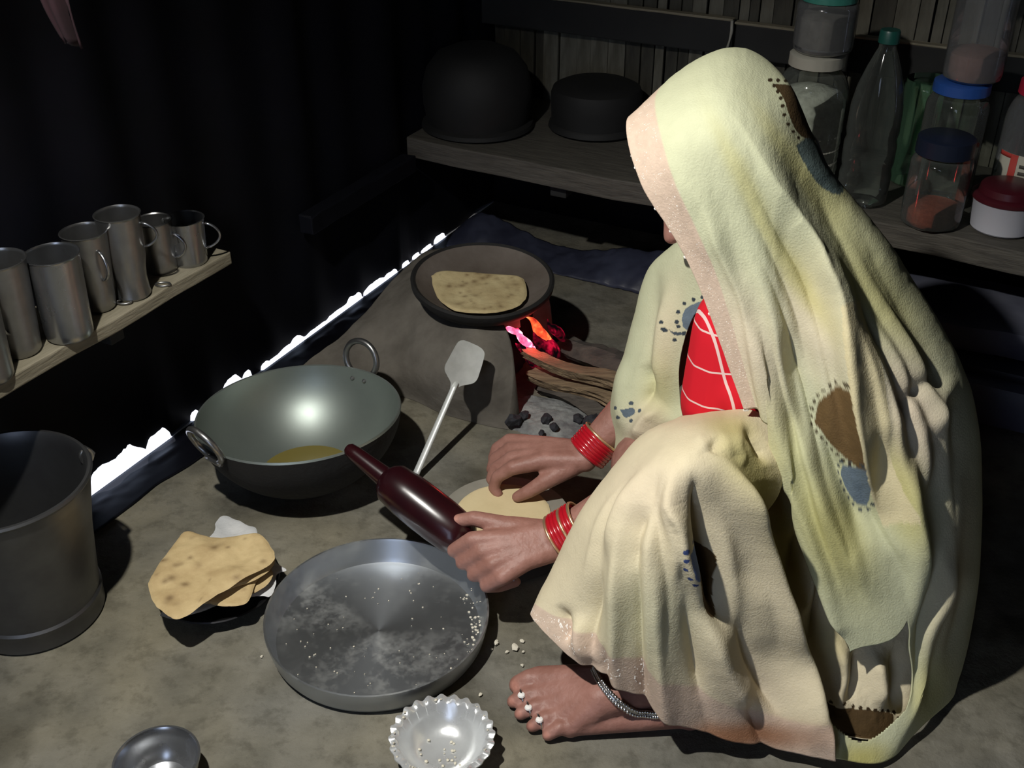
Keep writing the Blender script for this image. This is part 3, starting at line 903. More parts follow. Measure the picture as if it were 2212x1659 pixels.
bs.inputs['Base Color'].default_value = (0.46, 0.49, 0.53, 1); bs.inputs['Metallic'].default_value = 1.0; bs.inputs['Roughness'].default_value = 0.36; bs.inputs['Anisotropic'].default_value = 0.4; bs.inputs['Anisotropic Rotation'].default_value = 0.25
tg = nt.nodes.new('ShaderNodeTangent'); tg.direction_type = 'RADIAL'; tg.axis = 'Z'; nt.links.new(tg.outputs[0], bs.inputs['Tangent'])
ms = nt.nodes.new('ShaderNodeMixShader'); haze = nt.nodes.new('ShaderNodeMath'); haze.operation = 'ADD'; haze.use_clamp = True; haze.inputs[1].default_value = 0.07
nt.links.new(mm.outputs[0], haze.inputs[0]); nt.links.new(haze.outputs[0], ms.inputs[0])
nt.links.new(bs.outputs[0], ms.inputs[1]); nt.links.new(dust.outputs[0], ms.inputs[2])
nt.links.new(ms.outputs[0], nt.nodes['Material Output'].inputs[0])
th.data.materials.append(tm)
tag(th, 'large round steel tray dusted with flour on the mud floor', 'tray')
# clinging flour and crumbs in the tray
rr = random.Random(5)
vs_, fs = [], []
def crumb_into(c, s):
    bm = bmesh.new(); bmesh.ops.create_icosphere(bm, subdivisions=1, radius=s)
    b0 = len(vs_)
    for v in bm.verts:
        q = v.co * rr.uniform(0.7, 1.3); vs_.append((c[0] + q.x, c[1] + q.y, c[2] + q.z * 0.45))
    for f in bm.faces: fs.append(tuple(b0 + v.index for v in f.verts))
    bm.free()
for k in range(150):
    if k < 90:
        a = rr.uniform(-0.9, 0.55); q = rr.gauss(0.129, 0.006); s = rr.uniform(0.0006, 0.0024)
    else:
        a = rr.uniform(0, 6.28); q = 0.125 * math.sqrt(rr.random()); s = rr.uniform(0.0005, 0.0015)
    z = 0.0025 if q < 0.132 else 0.0025 + (q - 0.132) * 2.2
    q = min(q, 0.139)
    crumb_into((TH[0] + q * math.cos(a), TH[1] + q * math.sin(a), z + 0.0005), s)
tag(obj('flour_crumbs', mesh('flour_crumbs', vs_, fs), M['flour']), 'scattered flour crumbs clinging inside the large steel tray', 'crumbs', kind='stuff')

# small scalloped bowl
SB = at(955, 1592, z=0.032)
sb = empty('scalloped_bowl', (SB[0], SB[1], 0.0008)); tag(sb, 'small shiny bowl with a scalloped rim and bits of dough inside', 'bowl')
def scal(r, z, a):
    if r > 0.05: return r * (1 + 0.022 * math.sin(24 * a)), z + 0.0015 * math.sin(24 * a)
    return r, z
me = lathe('bowl', [(0.0001, 0.0035), (0.022, 0.0035), (0.034, 0.008), (0.045, 0.020), (0.050, 0.031), (0.0535, 0.0335), (0.0605, 0.0335), (0.0608, 0.0320), (0.0535, 0.0318), (0.0505, 0.028), (0.0465, 0.018), (0.036, 0.006), (0.024, 0.0), (0.0001, 0.0)], 192, wob=scal)
obj('bowl', me, nmat('bright_steel', (0.75, 0.77, 0.78), 0.26, 0.55, var_col=(0.6, 0.61, 0.62), scale=14, rough_var=0.1, bump=0.12, bump_scale=50), sb)
vs_, fs = [], []
for k in range(46):
    a = rr.uniform(0, 6.28); q = rr.choice([rr.uniform(0.0, 0.03), rr.uniform(0.053, 0.058)])
    z = 0.005 if q < 0.03 else 0.034
    if q < 0.03: z = 0.0045 + max(0, q - 0.022) * 0.5
    crumb_into((q * math.cos(a), q * math.sin(a), z + 0.0005), rr.uniform(0.0008, 0.0026))
tag(obj('dough_bits', mesh('dough_bits', vs_, fs), M['flour'], sb), kind='stuff')

# small steel bowl at the near edge
KB = at(338, 1642, z=0.040)
kb = obj('steel_bowl', lathe('steel_bowl', [(0.0001, 0.0025), (0.028, 0.0025), (0.037, 0.010), (0.0425, 0.028), (0.0435, 0.038), (0.0455, 0.041), (0.0480, 0.041), (0.0482, 0.039), (0.0452, 0.036), (0.0445, 0.026), (0.039, 0.008), (0.029, 0.0), (0.0001, 0.0)], 64), M['steel'])
kb.location = (KB[0], KB[1], 0.0008); tag(kb, 'small empty polished steel bowl on the floor near the bucket', 'bowl')

# bucket
RB = at(-2, 1035, z=0.222)
bk = empty('bucket', (RB[0], RB[1], 0.0008)); bk.scale = (0.93, 0.93, 0.86); tag(bk, 'dented grey steel bucket with a rolled rim and wire handle', 'bucket')

def bw(r, z, a): return r * (1 + 0.004 * math.sin(2 * a + 1)), z
me = lathe('pail', [(0.0001, 0.018), (0.082, 0.018), (0.086, 0.022), (0.0885, 0.06), (0.097, 0.15), (0.1085, 0.235), (0.110, 0.252), (0.113, 0.2585), (0.117, 0.2585), (0.119, 0.255), (0.1175, 0.251), (0.1135, 0.248), (0.1125, 0.230), (0.1115, 0.226), (0.100, 0.15), (0.0915, 0.06), (0.090, 0.040), (0.093, 0.036), (0.0925, 0.030), (0.091, 0.026), (0.0915, 0.002), (0.0895, 0.0), (0.086, 0.0), (0.086, 0.014), (0.0001, 0.014)], 80, wob=bw)
obj('pail', me, nmat('bucket_steel', (0.18, 0.185, 0.19), 0.42, 0.9, var_col=(0.12, 0.12, 0.125), scale=8, rough_var=0.08), bk)
for sgn in (1, -1):
    ang = math.radians(38) + (0 if sgn > 0 else math.pi)
    e = obj('handle_ear', tube('handle_ear', [Vector((math.cos(ang) * 0.116 + 0.008 * math.cos(ang) * math.sin(t), math.sin(ang) * 0.116 + 0.008 * math.sin(ang) * math.sin(t), 0.243 + 0.012 * math.cos(t))) for t in np.linspace(0, 6.28, 14)[:-1]], 0.003, 8, closed=True), M['steel_dull'], bk)
pts = []
for t in np.linspace(0, 1, 30):
    th_ = math.pi * t
    a = math.radians(38)
    ax = Vector((math.cos(a), math.sin(a), 0)); sd = Vector((-math.sin(a), math.cos(a), 0))
    pts.append(ax * 0.126 * math.cos(th_) + sd * (0.128 * math.sin(th_)) + Vector((0, 0, 0.243 - 0.02 * math.sin(th_))))
obj('wire_handle', tube('wire_handle', pts, 0.0028, 8), M['steel_dull'], bk)

# plate of folded flatbreads wrapped in a cloth
PC = at(470, 1255, z=0.02)
pm = obj('dark_plate', lathe('dark_plate', [(0.0001, 0.003), (0.045, 0.003), (0.062, 0.009), (0.078, 0.020), (0.0835, 0.0225), (0.085, 0.021), (0.079, 0.017), (0.063, 0.005), (0.046, 0.0), (0.0001, 0.0)], 64), nmat('dark_plate', (0.10, 0.10, 0.105), 0.3, 0.9, var_col=(0.06, 0.06, 0.065), scale=10))
pm.location = (PC[0], PC[1], 0.0008); tag(pm, 'shallow dark metal plate under the pile of folded flatbreads', 'plate')
cl = []
cpoly = [(345, 1335), (365, 1290), (400, 1210), (460, 1150), (465, 1125), (485, 1112), (510, 1120), (535, 1135), (552, 1140), (560, 1165), (585, 1190), (598, 1215), (618, 1228), (598, 1238), (596, 1262), (585, 1285), (560, 1288), (500, 1300), (420, 1325), (380, 1342)]
flat_bread('bread_cloth', cpoly, 0.032, 0.003, 'crumpled white cotton cloth lining the flatbread plate', 'cloth', M['white_cloth'], 31, spots=0, wave=0.008)
breads = [
 ([(372, 1235), (420, 1195), (500, 1190), (560, 1205), (588, 1235), (580, 1262), (540, 1285), (470, 1300), (400, 1305), (375, 1275)], 0.043, 'lowest flatbread of the pile resting on the white cloth', 0.92),
 ([(400, 1215), (470, 1185), (560, 1200), (575, 1225), (552, 1262), (530, 1305), (470, 1308), (430, 1290), (400, 1265)], 0.050, 'folded flatbread showing its edge below the topmost one', 0.97),
 ([(340, 1262), (372, 1200), (420, 1165), (500, 1165), (575, 1185), (594, 1212), (560, 1250), (500, 1270), (420, 1305), (365, 1310)], 0.058, 'flatbread directly beneath the topmost folded flatbread', 0.95),
 ([(320, 1262), (345, 1218), (384, 1166), (408, 1149), (470, 1158), (530, 1155), (560, 1154), (584, 1180), (592, 1212), (545, 1245), (450, 1300), (386, 1338), (352, 1322), (330, 1300)], 0.067, 'topmost folded flatbread of the pile with a dark scorch mark', 1.0),
]
for i, (pl_, z, lb_, tt) in enumerate(breads):
    flat_bread('flatbread', pl_, z, 0.006, lb_, 'flatbread', M['roti'], 50 + i, 'folded flatbreads piled on the plate', spots=22 if i == 3 else 5, wave=0.007 if i == 3 else 0.003, tint=(1.12 * tt, 1.06 * tt, 0.98 * tt))

# crumbs of dough on the floor
for i, (x, y, s) in enumerate([(1072, 1388, .0045), (1112, 1398, .006), (1128, 1385, .0035), (1095, 1408, .0028), (1130, 1408, .0025), (1128, 1437, .0025), (1038, 1500, .003), (565, 1418, .0025), (905, 1262, .003), (940, 1165, .003), (1062, 1402, .002), (640, 1230, .0022)]):
    c = at(x, y, z=s * 0.35)
    tag(lump('dough_crumb', c, s, M['flour'], 80 + i, 0.5), 'tiny pale crumb of dough dropped on the mud floor', 'crumb', 'dough crumbs on the floor')

# ------------------------------------------------------------------ steel cups on the left shelf
def cup(label, px, py, h, r0, r1, off, handle=None, mat='steel_dull', waist=False, lip=True):
    """px,py: where its foot stands (middle of the base) on the plank"""
    p = at(px, py, z=CUP_TOP)
    c = empty('steel_cup', (p[0], p[1], CUP_TOP)); tag(c, label, 'cup', 'steel cups on the narrow shelf')
    pr = [(0.0001, 0.003), (r0 - 0.003, 0.003), (r0 - 0.001, 0.008)]
    outp = [(r0 - 0.002, 0.0), (r0, 0.003)]
    for t in np.linspace(0.1, 0.97, 8):
        r = r0 + (r1 - r0) * t
        if waist: r -= 0.003 * math.sin(math.pi * t * 2) if t < 0.5 else 0
        outp.append((r, h * t))
    lipp = [(r1, h * 0.985), (r1 + 0.0012, h), (r1 - 0.0002, h + 0.0006), (r1 - 0.0014, h * 0.985)]
    inn = [(r - 0.0012, z) for r, z in reversed(outp[2:])] + [(r0 - 0.003, 0.006), (0.0001, 0.004)]
    me = lathe('body', [(0.0001, 0.0)] + outp + lipp + inn, 48)
    obj('body', me, M[mat], c)
    if handle:
        ang, hw, hz0, hz1 = handle
        pts = []
        for t in np.linspace(0, 1, 18):
            a = math.pi * t
            rr_ = r0 + (r1 - r0) * ((hz0 + (hz1 - hz0) * t) / h)
            bulge = hw * math.sin(a) ** 0.6 if 0 < t < 1 else 0
            pts.append(Vector(((rr_ - 0.001 + bulge) * math.cos(ang), (rr_ - 0.001 + bulge) * math.sin(ang), hz0 + (hz1 - hz0) * t)))
        obj('handle', tube('handle', pts, 0.0026, 8, squash=0.7), M['steel'], c)
    return c
cup('tall steel tumbler cut off by the edge, nearest on the cup shelf', -24, 816, 0.10, 0.030, 0.034, 0)
cup('tall pale steel cup beside the widest tumbler on the cup shelf', 45, 757, 0.128, 0.026, 0.034, 0, (math.radians(-80), 0.018, 0.04, 0.09))
cup('widest plain steel tumbler with a bright streak on the cup shelf', 152, 722, 0.116, 0.030, 0.034, 0, mat='steel')
cup('slim steel cup with handle just behind the widest tumbler', 216, 662, 0.112, 0.022, 0.030, 0, (math.radians(-40), 0.018, 0.048, 0.092))
cup('tallest steel cup on the shelf with a small side handle', 288, 636, 0.122, 0.025, 0.030, 0, (math.radians(5), 0.020, 0.072, 0.108), waist=True)
cup('small dark steel cup between the tallest and the end mug', 350, 582, 0.078, 0.023, 0.026, 0, (math.radians(-5), 0.018, 0.02, 0.058))
cup('squat steel mug with a big looped handle at the shelf end', 412, 566, 0.070, 0.025, 0.029, 0, (math.radians(5), 0.022, 0.022, 0.062), mat='steel')
for (x, y) in ((268, 652), (352, 614)):  # added loops standing in for cup handles and their shadow
    p = at(x, y, z=CUP_TOP + 0.0018)
    w = obj('handle_shadow_loop', tube('handle_shadow_loop', [V(p) + Vector((0.0105 * math.cos(t), 0.006 * math.sin(t), 0)) for t in np.linspace(0, 6.283, 20)[:-1]], 0.0014, 6, closed=True), M['steel_dull'])
    tag(w, 'small added wire loop standing in for a cup handle and its shadow', 'wire', 'added handle shadow loops on the cup shelf')

# ------------------------------------------------------------------ pots and jars on the back shelf
def stand(px, py, z=None):
    return at(px, py, z=SHELF_TOP if z is None else z)
def upside_pot(label, px, py, R_, h, dome, lipw, flat=False):
    p = stand(px, py)
    o = obj('cooking_pot', lathe('cooking_pot', [(R_ - 0.006, 0.006), (R_ + lipw, 0.003), (R_ + lipw + 0.002, 0.0), (R_ + lipw, 0.008), (R_, 0.012)] + ([(R_ * 1.02, h * 0.45), (R_ * 1.03, h * 0.75), (R_ * 0.98, h * 0.88), (R_ * 0.8, h * 0.965), (R_ * 0.4, h)] if flat else [(R_ * 1.06, h * 0.28), (R_ * 1.07, h * 0.5), (R_ * 0.98, h * 0.72), (R_ * 0.78, h * 0.89), (R_ * 0.45, h * 0.98)]) + [(0.0001, h * 1.01), (0.0001, h - 0.004), (R_ * 0.6, h * 0.92), (R_ * 0.95, h * 0.6), (R_ - 0.006, 0.006)], 64), M['pot'])
    o.location = (p[0], p[1], SHELF_TOP + 0.001)
    return tag(o, label, 'pot')
upside_pot('large sooty black cooking pot turned upside down on the back shelf', 1032, 268, 0.106, 0.165, 0.9, 0.010)
upside_pot('smaller sooty pan turned upside down beside the large black pot', 1286, 271, 0.092, 0.092, 0.9, 0.005, True)

def jar(name, label, px, py, z, h, r, neck, lid_h, lid_r, mat, lid_mat, fill=None, fill_h=0.0, ribs=0, square=False, shoulder=0.16, cat='jar', rz=0.3):
    p = stand(px, py, z)
    j = empty(name, (p[0], p[1], z + 0.0008), rz); tag(j, label, cat)
    def sq(rr_, zz, a):
        if not square: return rr_, zz
        a2 = abs(((a + math.pi / 4) % (math.pi / 2)) - math.pi / 4)
        k = min(1.0 / math.cos(a2), 1.22)
        if rr_ < neck * 1.15: return rr_, zz
        return rr_ * k * 0.93, zz
    pr = [(0.0001, 0.0), (r * 0.86, 0.0), (r * 0.97, 0.004), (r, 0.012)]
    for t in np.linspace(0.1, 1 - shoulder, 14):
        rib = ribs * 0.5 * (1 + math.cos(t * 60)) if ribs else 0
        pr.append((r - rib, h * t))
    for t in np.linspace(0.15, 1, 6):
        pr.append((r + (neck - r) * (1 - math.cos(t * math.pi / 2)) ** 0.9, h * (1 - shoulder) + h * (shoulder - 0.05) * math.sin(t * math.pi / 2)))
    pr += [(neck, h)]
    obj('body', lathe('body', pr, 56, wob=sq), mat, j)
    if fill:
        fr = r - 0.003
        obj('contents', lathe('contents', [(0.0001, 0.002), (fr * 0.86, 0.002), (fr, 0.012), (fr, fill_h * 0.92), (fr * 0.8, fill_h), (fr * 0.3, fill_h * 1.05), (0.0001, fill_h * 1.06)], 48, wob=sq), fill, j)
    if lid_mat:
        ld_ = lathe('lid', [(0.0001, h + lid_h - 0.001), (lid_r * 0.9, h + lid_h - 0.001), (lid_r, h + lid_h - 0.004), (lid_r * 1.01, h - 0.002), (lid_r * 0.97, h - 0.003), (lid_r * 0.97, h - 0.001), (0.0001, h - 0.001)], 60,
                    wob=lambda q, zz, a: (q * (1 + (0.006 * math.cos(40 * a) if q > lid_r * 0.95 else 0)), zz))
        obj('lid', ld_, lid_mat, j)
    return j
def shelf_pos(px, py): return px, py
Z0 = SHELF_TOP
jar('plastic_jar', 'ribbed clear jar of white grain behind the veiled head', 1722, 420, Z0, 0.236, 0.062, 0.040, 0.020, 0.046, M['clear'], M['plastic_cream'], M['rice'], 0.19, ribs=0.004, shoulder=0.24)
pj = stand(1722, 420)
j2 = jar('plastic_jar', 'dark clear jar with a teal lid standing on the white grain jar', 1752, 428, Z0, 0.085, 0.050, 0.042, 0.016, 0.045, M['clear_grey'], M['plastic_teal'], M['masoor'], 0.062)
j2.location = (pj[0] + 0.006, pj[1], Z0 + 0.258)
# tall bottle
pb = stand(1858, 434)
bt = empty('plastic_bottle', (pb[0], pb[1], Z0 + 0.0008)); bt.scale = (1.06, 1.06, 1.08); tag(bt, 'tall empty clear bottle with a dark green screw cap on the shelf', 'bottle')
obj('body', lathe('body', [(0.0001, 0.006), (0.02, 0.004), (0.034, 0.0), (0.041, 0.006), (0.042, 0.05), (0.0395, 0.06), (0.042, 0.07), (0.042, 0.10), (0.0395, 0.11), (0.042, 0.12), (0.041, 0.16), (0.036, 0.19), (0.026, 0.22), (0.017, 0.242), (0.0135, 0.25), (0.0135, 0.262)], 48), M['clear'], bt)
obj('cap', lathe('cap', [(0.0001, 0.277), (0.0145, 0.277), (0.0158, 0.274), (0.0162, 0.258), (0.0145, 0.257), (0.0001, 0.26)], 40), M['plastic_green'], bt)
# square green canister behind
jar('plastic_canister', 'square green tinted canister standing behind the blue lidded jar', 1966, 391, Z0, 0.190, 0.042, 0.040, 0.012, 0.043, M['clear_green'], None, square=True, shoulder=0.08, rz=RZ)
jar('plastic_jar', 'clear jar with a bright blue lid behind the chilli powder jar', 2024, 435, Z0, 0.200, 0.052, 0.042, 0.018, 0.046, M['clear'], M['plastic_blue'], shoulder=0.14)
pj = stand(2024, 435)
j3 = jar('plastic_jar', 'tall cloudy jar of pinkish powder standing on the blue lid', 2046, 447, Z0, 0.175, 0.048, 0.044, 0.015, 0.046, M['clear_grey'], M['plastic_cream'], M['pink_powder'], 0.048, square=True, shoulder=0.08)
j3.location = (pj[0] + 0.012, pj[1], Z0 + 0.2205)
jar('plastic_jar', 'short clear jar of red chilli powder with a navy lid', 2007, 481, Z0, 0.126, 0.050, 0.038, 0.028, 0.046, M['clear'], M['plastic_navy'], M['chilli'], 0.034, shoulder=0.16)
jg = jar('plastic_jar', 'big clear jar with a red lid and a printed paper label', 2202, 443, Z0, 0.200, 0.058, 0.043, 0.022, 0.047, M['clear_grey'], M['plastic_red'], M['rice'], 0.05, shoulder=0.28)
# printed label wrapped on the jar
def wrap(name, r, z0_, z1_, a0, a1, mat, parent):
    vs_, fs = [], []
    for k in range(15):
        a = a0 + (a1 - a0) * k / 14
        vs_ += [(r * math.cos(a), r * math.sin(a), z0_), (r * math.cos(a), r * math.sin(a), z1_)]
    for k in range(14): fs.append((2 * k, 2 * k + 2, 2 * k + 3, 2 * k + 1))
    o = obj(name, mesh(name, vs_, fs), mat, parent); s = o.modifiers.new('t', 'SOLIDIFY'); s.thickness = 0.0003
    return o
a_c = math.radians(-125) - 0.3
lab = wrap('paper_label', 0.0586, 0.03, 0.105, a_c - 0.85, a_c + 1.3, M['paper'], jg)
wrap('red_print', 0.0591, 0.03, 0.105, a_c - 0.42, a_c - 0.2, M['print_red'], lab)
wrap('red_print', 0.0591, 0.097, 0.105, a_c - 0.85, a_c - 0.2, M['print_red'], lab)
for q in range(5):
    wrap('grey_print', 0.0591, 0.036 + q * 0.012, 0.042 + q * 0.012, a_c - 0.12, a_c + 1.2, M['dark_wood'], lab)
tb = empty('plastic_tub', V(stand(2160, 492)) + Vector((0, 0, 0.0008))); tag(tb, 'round white plastic tub with a dark red lid at the shelf front', 'tub')
obj('body', lathe('body', [(0.0001, 0.0), (0.046, 0.0), (0.049, 0.003), (0.054, 0.05), (0.0555, 0.052), (0.0555, 0.054), (0.0001, 0.054)], 56), M['plastic_white'], tb)
obj('lid', lathe('lid', [(0.0560, 0.0525), (0.0575, 0.054), (0.0575, 0.060), (0.054, 0.063), (0.048, 0.064), (0.046, 0.075), (0.036, 0.079), (0.0001, 0.080), (0.0001, 0.0545), (0.0560, 0.0525)], 56), M['plastic_dred'], tb)

# ------------------------------------------------------------------ sheets lying along the back wall
def bundle(name, L, D, h, seed, mat, wav=0.012):
    me = box(name, L, D, h, bevel=min(h, D) * 0.3, cuts=24)
    for v in me.vertices:
        x, y, z = v.co
        v.co.y += wav * 2 * float(fbm(x * 6 + seed, z * 8, 3)); v.co.z += (z / h) * wav * 2.2 * float(fbm(x * 7 + seed, y * 9 + 4, 3))
    me.polygons.foreach_set('use_smooth', [True] * len(me.polygons)); sharp(me, 50)
    return me
tl = empty('folded_tarpaulin', room(0.22, 1.2, 0.0005), RZ); tag(tl, 'folded grey tarpaulin lying on the ground under the jar shelf', 'tarpaulin')
o1 = obj('lower_fold', bundle('lower_fold', 1.0, 0.26, 0.085, 1, M['tarp_grey']), M['tarp_grey'], tl)
o2 = obj('dark_edge', bundle('dark_edge', 0.98, 0.235, 0.016, 2, M['tarp_navy'], 0.004), M['tarp_navy'], tl); o2.location = (0.0, 0.012, 0.085)
o3 = obj('upper_fold', bundle('upper_fold', 0.96, 0.20, 0.05, 3, M['tarp_grey']), M['tarp_grey'], tl); o3.location = (0.02, 0.03, 0.10)
# rumpled sheet along the foot of the back wall behind the stove
q0, q1 = at(1052, 497, z=0.0), at(1520, 640, z=0.0)
vs_, fs = [], []
nL, nW = 120, 22
for i in range(nL):
    t = i / (nL - 1)
    p = room(0.03 + 0.02 * t, 0.03 + 0.62 * t)
    hh = 0.035 + 0.02 * math.sin(t * 9 + 1) + 0.02 * float(fbm(t * 14, 1.7, 3))
    if t < 0.06: hh *= 0.6 + 6.6 * t
    for j in range(nW):
        s = j / (nW - 1)
        out = 0.012 + 0.10 * s
        z = hh * math.cos(s * math.pi / 2) ** 0.8 + 0.010 * float(fbm(t * 26, s * 4, 3)) + 0.001
        q = p - A * out
        vs_.append((q[0], q[1], max(0.0008, z)))
for i in range(nL - 1):
    for j in range(nW - 1):
        fs.append((i * nW + j, (i + 1) * nW + j, (i + 1) * nW + j + 1, i * nW + j + 1))
so = obj('plastic_sheet', recalc(mesh('plastic_sheet', vs_, fs)), nmat('blue_grey_sheet', (0.04, 0.045, 0.075), 0.42, var_col=(0.02, 0.022, 0.04), scale=12, bump=0.5, bump_scale=18))
s = so.modifiers.new('t', 'SOLIDIFY'); s.thickness = 0.0012
tag(so, 'rumpled blue grey plastic sheet along the wall foot behind the stove', 'sheet')
# ------------------------------------------------------------------ the person
person = empty('person', (0.30, 1.08, 0.0))
tag(person, 'person squatting in a pale yellow saree with the end drawn over the head, rolling dough', 'person')
PO = np.array([0.30, 1.08, 0.0])

def blob_mesh(name, caps, voxel, smooth_it=6, factor=0.5, decimate=None):
    """one continuous skin grown round a set of tapered, rounded limb segments"""
    bm = bmesh.new()
    for (p0, r0, p1, r1) in caps:
        p0, p1 = np.array(p0, float), np.array(p1, float)
        L = np.linalg.norm(p1 - p0)
        k = max(2, int(L / (0.35 * min(r0, r1))) + 1)
        k = min(k, 40)
        d = (p1 - p0) / (L + 1e-9)
        ux = np.cross(d, [0.3, 0.2, 1.0]); ux /= np.linalg.norm(ux); uy = np.cross(d, ux)
        rings = []
        nn = 14
        prof = []
        for q in range(6):
            a = math.pi / 2 * (1 - q / 5)
            prof.append((p0 - d * r0 * math.sin(a), r0 * math.cos(a)))
        for q in range(6):
            a = math.pi / 2 * (q / 5)
            prof.append((p1 + d * r1 * math.sin(a), r1 * math.cos(a)))
        prev = None
        for (c, r) in prof:
            if r < 1e-6:
                ring = [bm.verts.new(c)]
            else:
                ring = [bm.verts.new(c + r * (math.cos(2 * math.pi * t / nn) * ux + math.sin(2 * math.pi * t / nn) * uy)) for t in range(nn)]
            if prev is not None:
                for t in range(nn):
                    t2 = (t + 1) % nn
                    if len(prev) == 1: bm.faces.new((prev[0], ring[t2], ring[t]))
                    elif len(ring) == 1: bm.faces.new((prev[t], prev[t2], ring[0]))
                    else: bm.faces.new((prev[t], prev[t2], ring[t2], ring[t]))
            prev = ring
    bmesh.ops.recalc_face_normals(bm, faces=bm.faces)
    me = bpy.data.meshes.new(name + '_raw'); bm.to_mesh(me); bm.free()
    o = bpy.data.objects.new(name + '_raw', me); COL.objects.link(o)
    m = o.modifiers.new('r', 'REMESH'); m.mode = 'VOXEL'; m.voxel_size = voxel
    if smooth_it:
        s = o.modifiers.new('s', 'SMOOTH'); s.factor = factor; s.iterations = smooth_it
    dg = bpy.context.evaluated_depsgraph_get()
    out = bpy.data.meshes.new_from_object(o.evaluated_get(dg))
    out.name = name
    bpy.data.objects.remove(o); bpy.data.meshes.remove(me)
    out.polygons.foreach_set('use_smooth', [True] * len(out.polygons))
    return out

def ell(c, rx, ry, rz_, axis=None):
    """ellipsoid-like cluster: a short chain along the longest axis"""
    c = np.array(c, float)
    return c

caps = []
def chain(*pr):
    for (p, r), (q, s) in zip(pr[:-1], pr[1:]):
        caps.append((p, r, q, s))
# trunk
pelvis = (.43, 1.12, .17); waist = (.42, 1.13, .27); chest = (.36, 1.16, .39); neck0 = (.31, 1.17, .495)
chain((pelvis, .115), (waist, .095), (chest, .10), (neck0, .055))
LS = (.35, 1.098, .440); RS = (.29, 1.29, .445)
chain((LS, .042), (neck0, .045)); chain((RS, .048), (neck0, .045))
HC = np.array([.262, 1.188, .575])
# head looks down towards the board: f forward, u up, s towards the camera
f = np.array([-0.83, 0.16, -0.54]); f /= np.linalg.norm(f)
s_ = np.array([-0.10, -0.99, 0.0]); s_ -= f * np.dot(s_, f); s_ /= np.linalg.norm(s_)
u = np.cross(f, s_) ; u = u if u[2] > 0 else -u
hp = lambda a, b, c: HC + f * a + s_ * b + u * c
chain((neck0, .047), (hp(-.02, 0, -.075), .046), (hp(-.005, 0, -.03), .055))
chain((hp(-.022, 0, .025), .070), (hp(.012, 0, .022), .067))          # skull
chain((hp(.03, 0, -.045), .046), (hp(.052, 0, -.085), .022))          # jaw and chin
chain((hp(.045, .022, -.02), .034), (hp(.045, -.022, -.02), .034))    # cheeks
chain((hp(.066, .02, .03), .016), (hp(.066, -.02, .03), .016))        # brow
chain((hp(.080, 0, .018), .008), (hp(.098, 0, -.018), .0105))         # nose
chain((hp(.086, .010, -.020), .008), (hp(.086, -.010, -.020), .008))  # nostrils
chain((hp(.076, .014, -.048), .0065), (hp(.083, 0, -.047), .0075)); chain((hp(.083, 0, -.047), .0075), (hp(.076, -.014, -.048), .0065))
chain((hp(.073, .012, -.059), .007), (hp(.078, 0, -.060), .008)); chain((hp(.078, 0, -.060), .008), (hp(.073, -.012, -.059), .007))
for sg in (1, -1):
    chain((hp(.066, sg * .031, .008), .0125), (hp(.067, sg * .029, .008), .0125))       # eyes
    chain((hp(-.012, sg * .075, .02), .012), (hp(-.008, sg * .076, -.018), .010))     # ears
# near (left) arm and gripping hand
LW = np.array([.056, 1.096, .128])
chain((LS, .042), ((.235, 1.105, .262), .034)); chain(((.235, 1.105, .262), .033), (LW, .0225))
K1 = np.array([-.052, 1.098, .126]); K4 = np.array([-.012, 1.056, .100])
fwd = ((K1 + K4) / 2 - LW); fwd /= np.linalg.norm(fwd)
rad_ = K1 - K4; rad_ -= fwd * np.dot(rad_, fwd); rad_ /= np.linalg.norm(rad_)
nn_ = np.cross(fwd, rad_); nn_ = nn_ if nn_[2] > 0 else -nn_
for t in (0, .33, .67, 1):
    kq = K1 * (1 - t) + K4 * t
    w0 = LW + rad_ * (0.012 - 0.024 * t)
    chain((w0, .0165), (LW * .45 + kq * .55 + nn_ * .002, .0145)); chain((LW * .45 + kq * .55 + nn_ * .002, .0145), (kq, .0115))
    ln = (1.0, 1.06, 1.0, .84)[int(t * 3 + .1)]
    p1_ = kq + fwd * .026 * ln - nn_ * .024 * ln; p2_ = kq + fwd * .006 - nn_ * .046 * ln; p3_ = kq - fwd * .016 - nn_ * .040
    chain((kq, .0112), (p1_, .0098)); chain((p1_, .0098), (p2_, .0088)); chain((p2_, .0088), (p3_, .0076))
tb0 = LW + fwd * .012 + rad_ * .017 - nn_ * .006
tb1 = LW + fwd * .052 + rad_ * .034 - nn_ * .004
tb2 = np.array([-.050, 1.128, .137]); tb3 = np.array([-.078, 1.133, .128])
chain((tb0, .016), (tb1, .0145)); chain((tb1, .0135), (tb2, .0105)); chain((tb2, .0105), (tb3, .0085))
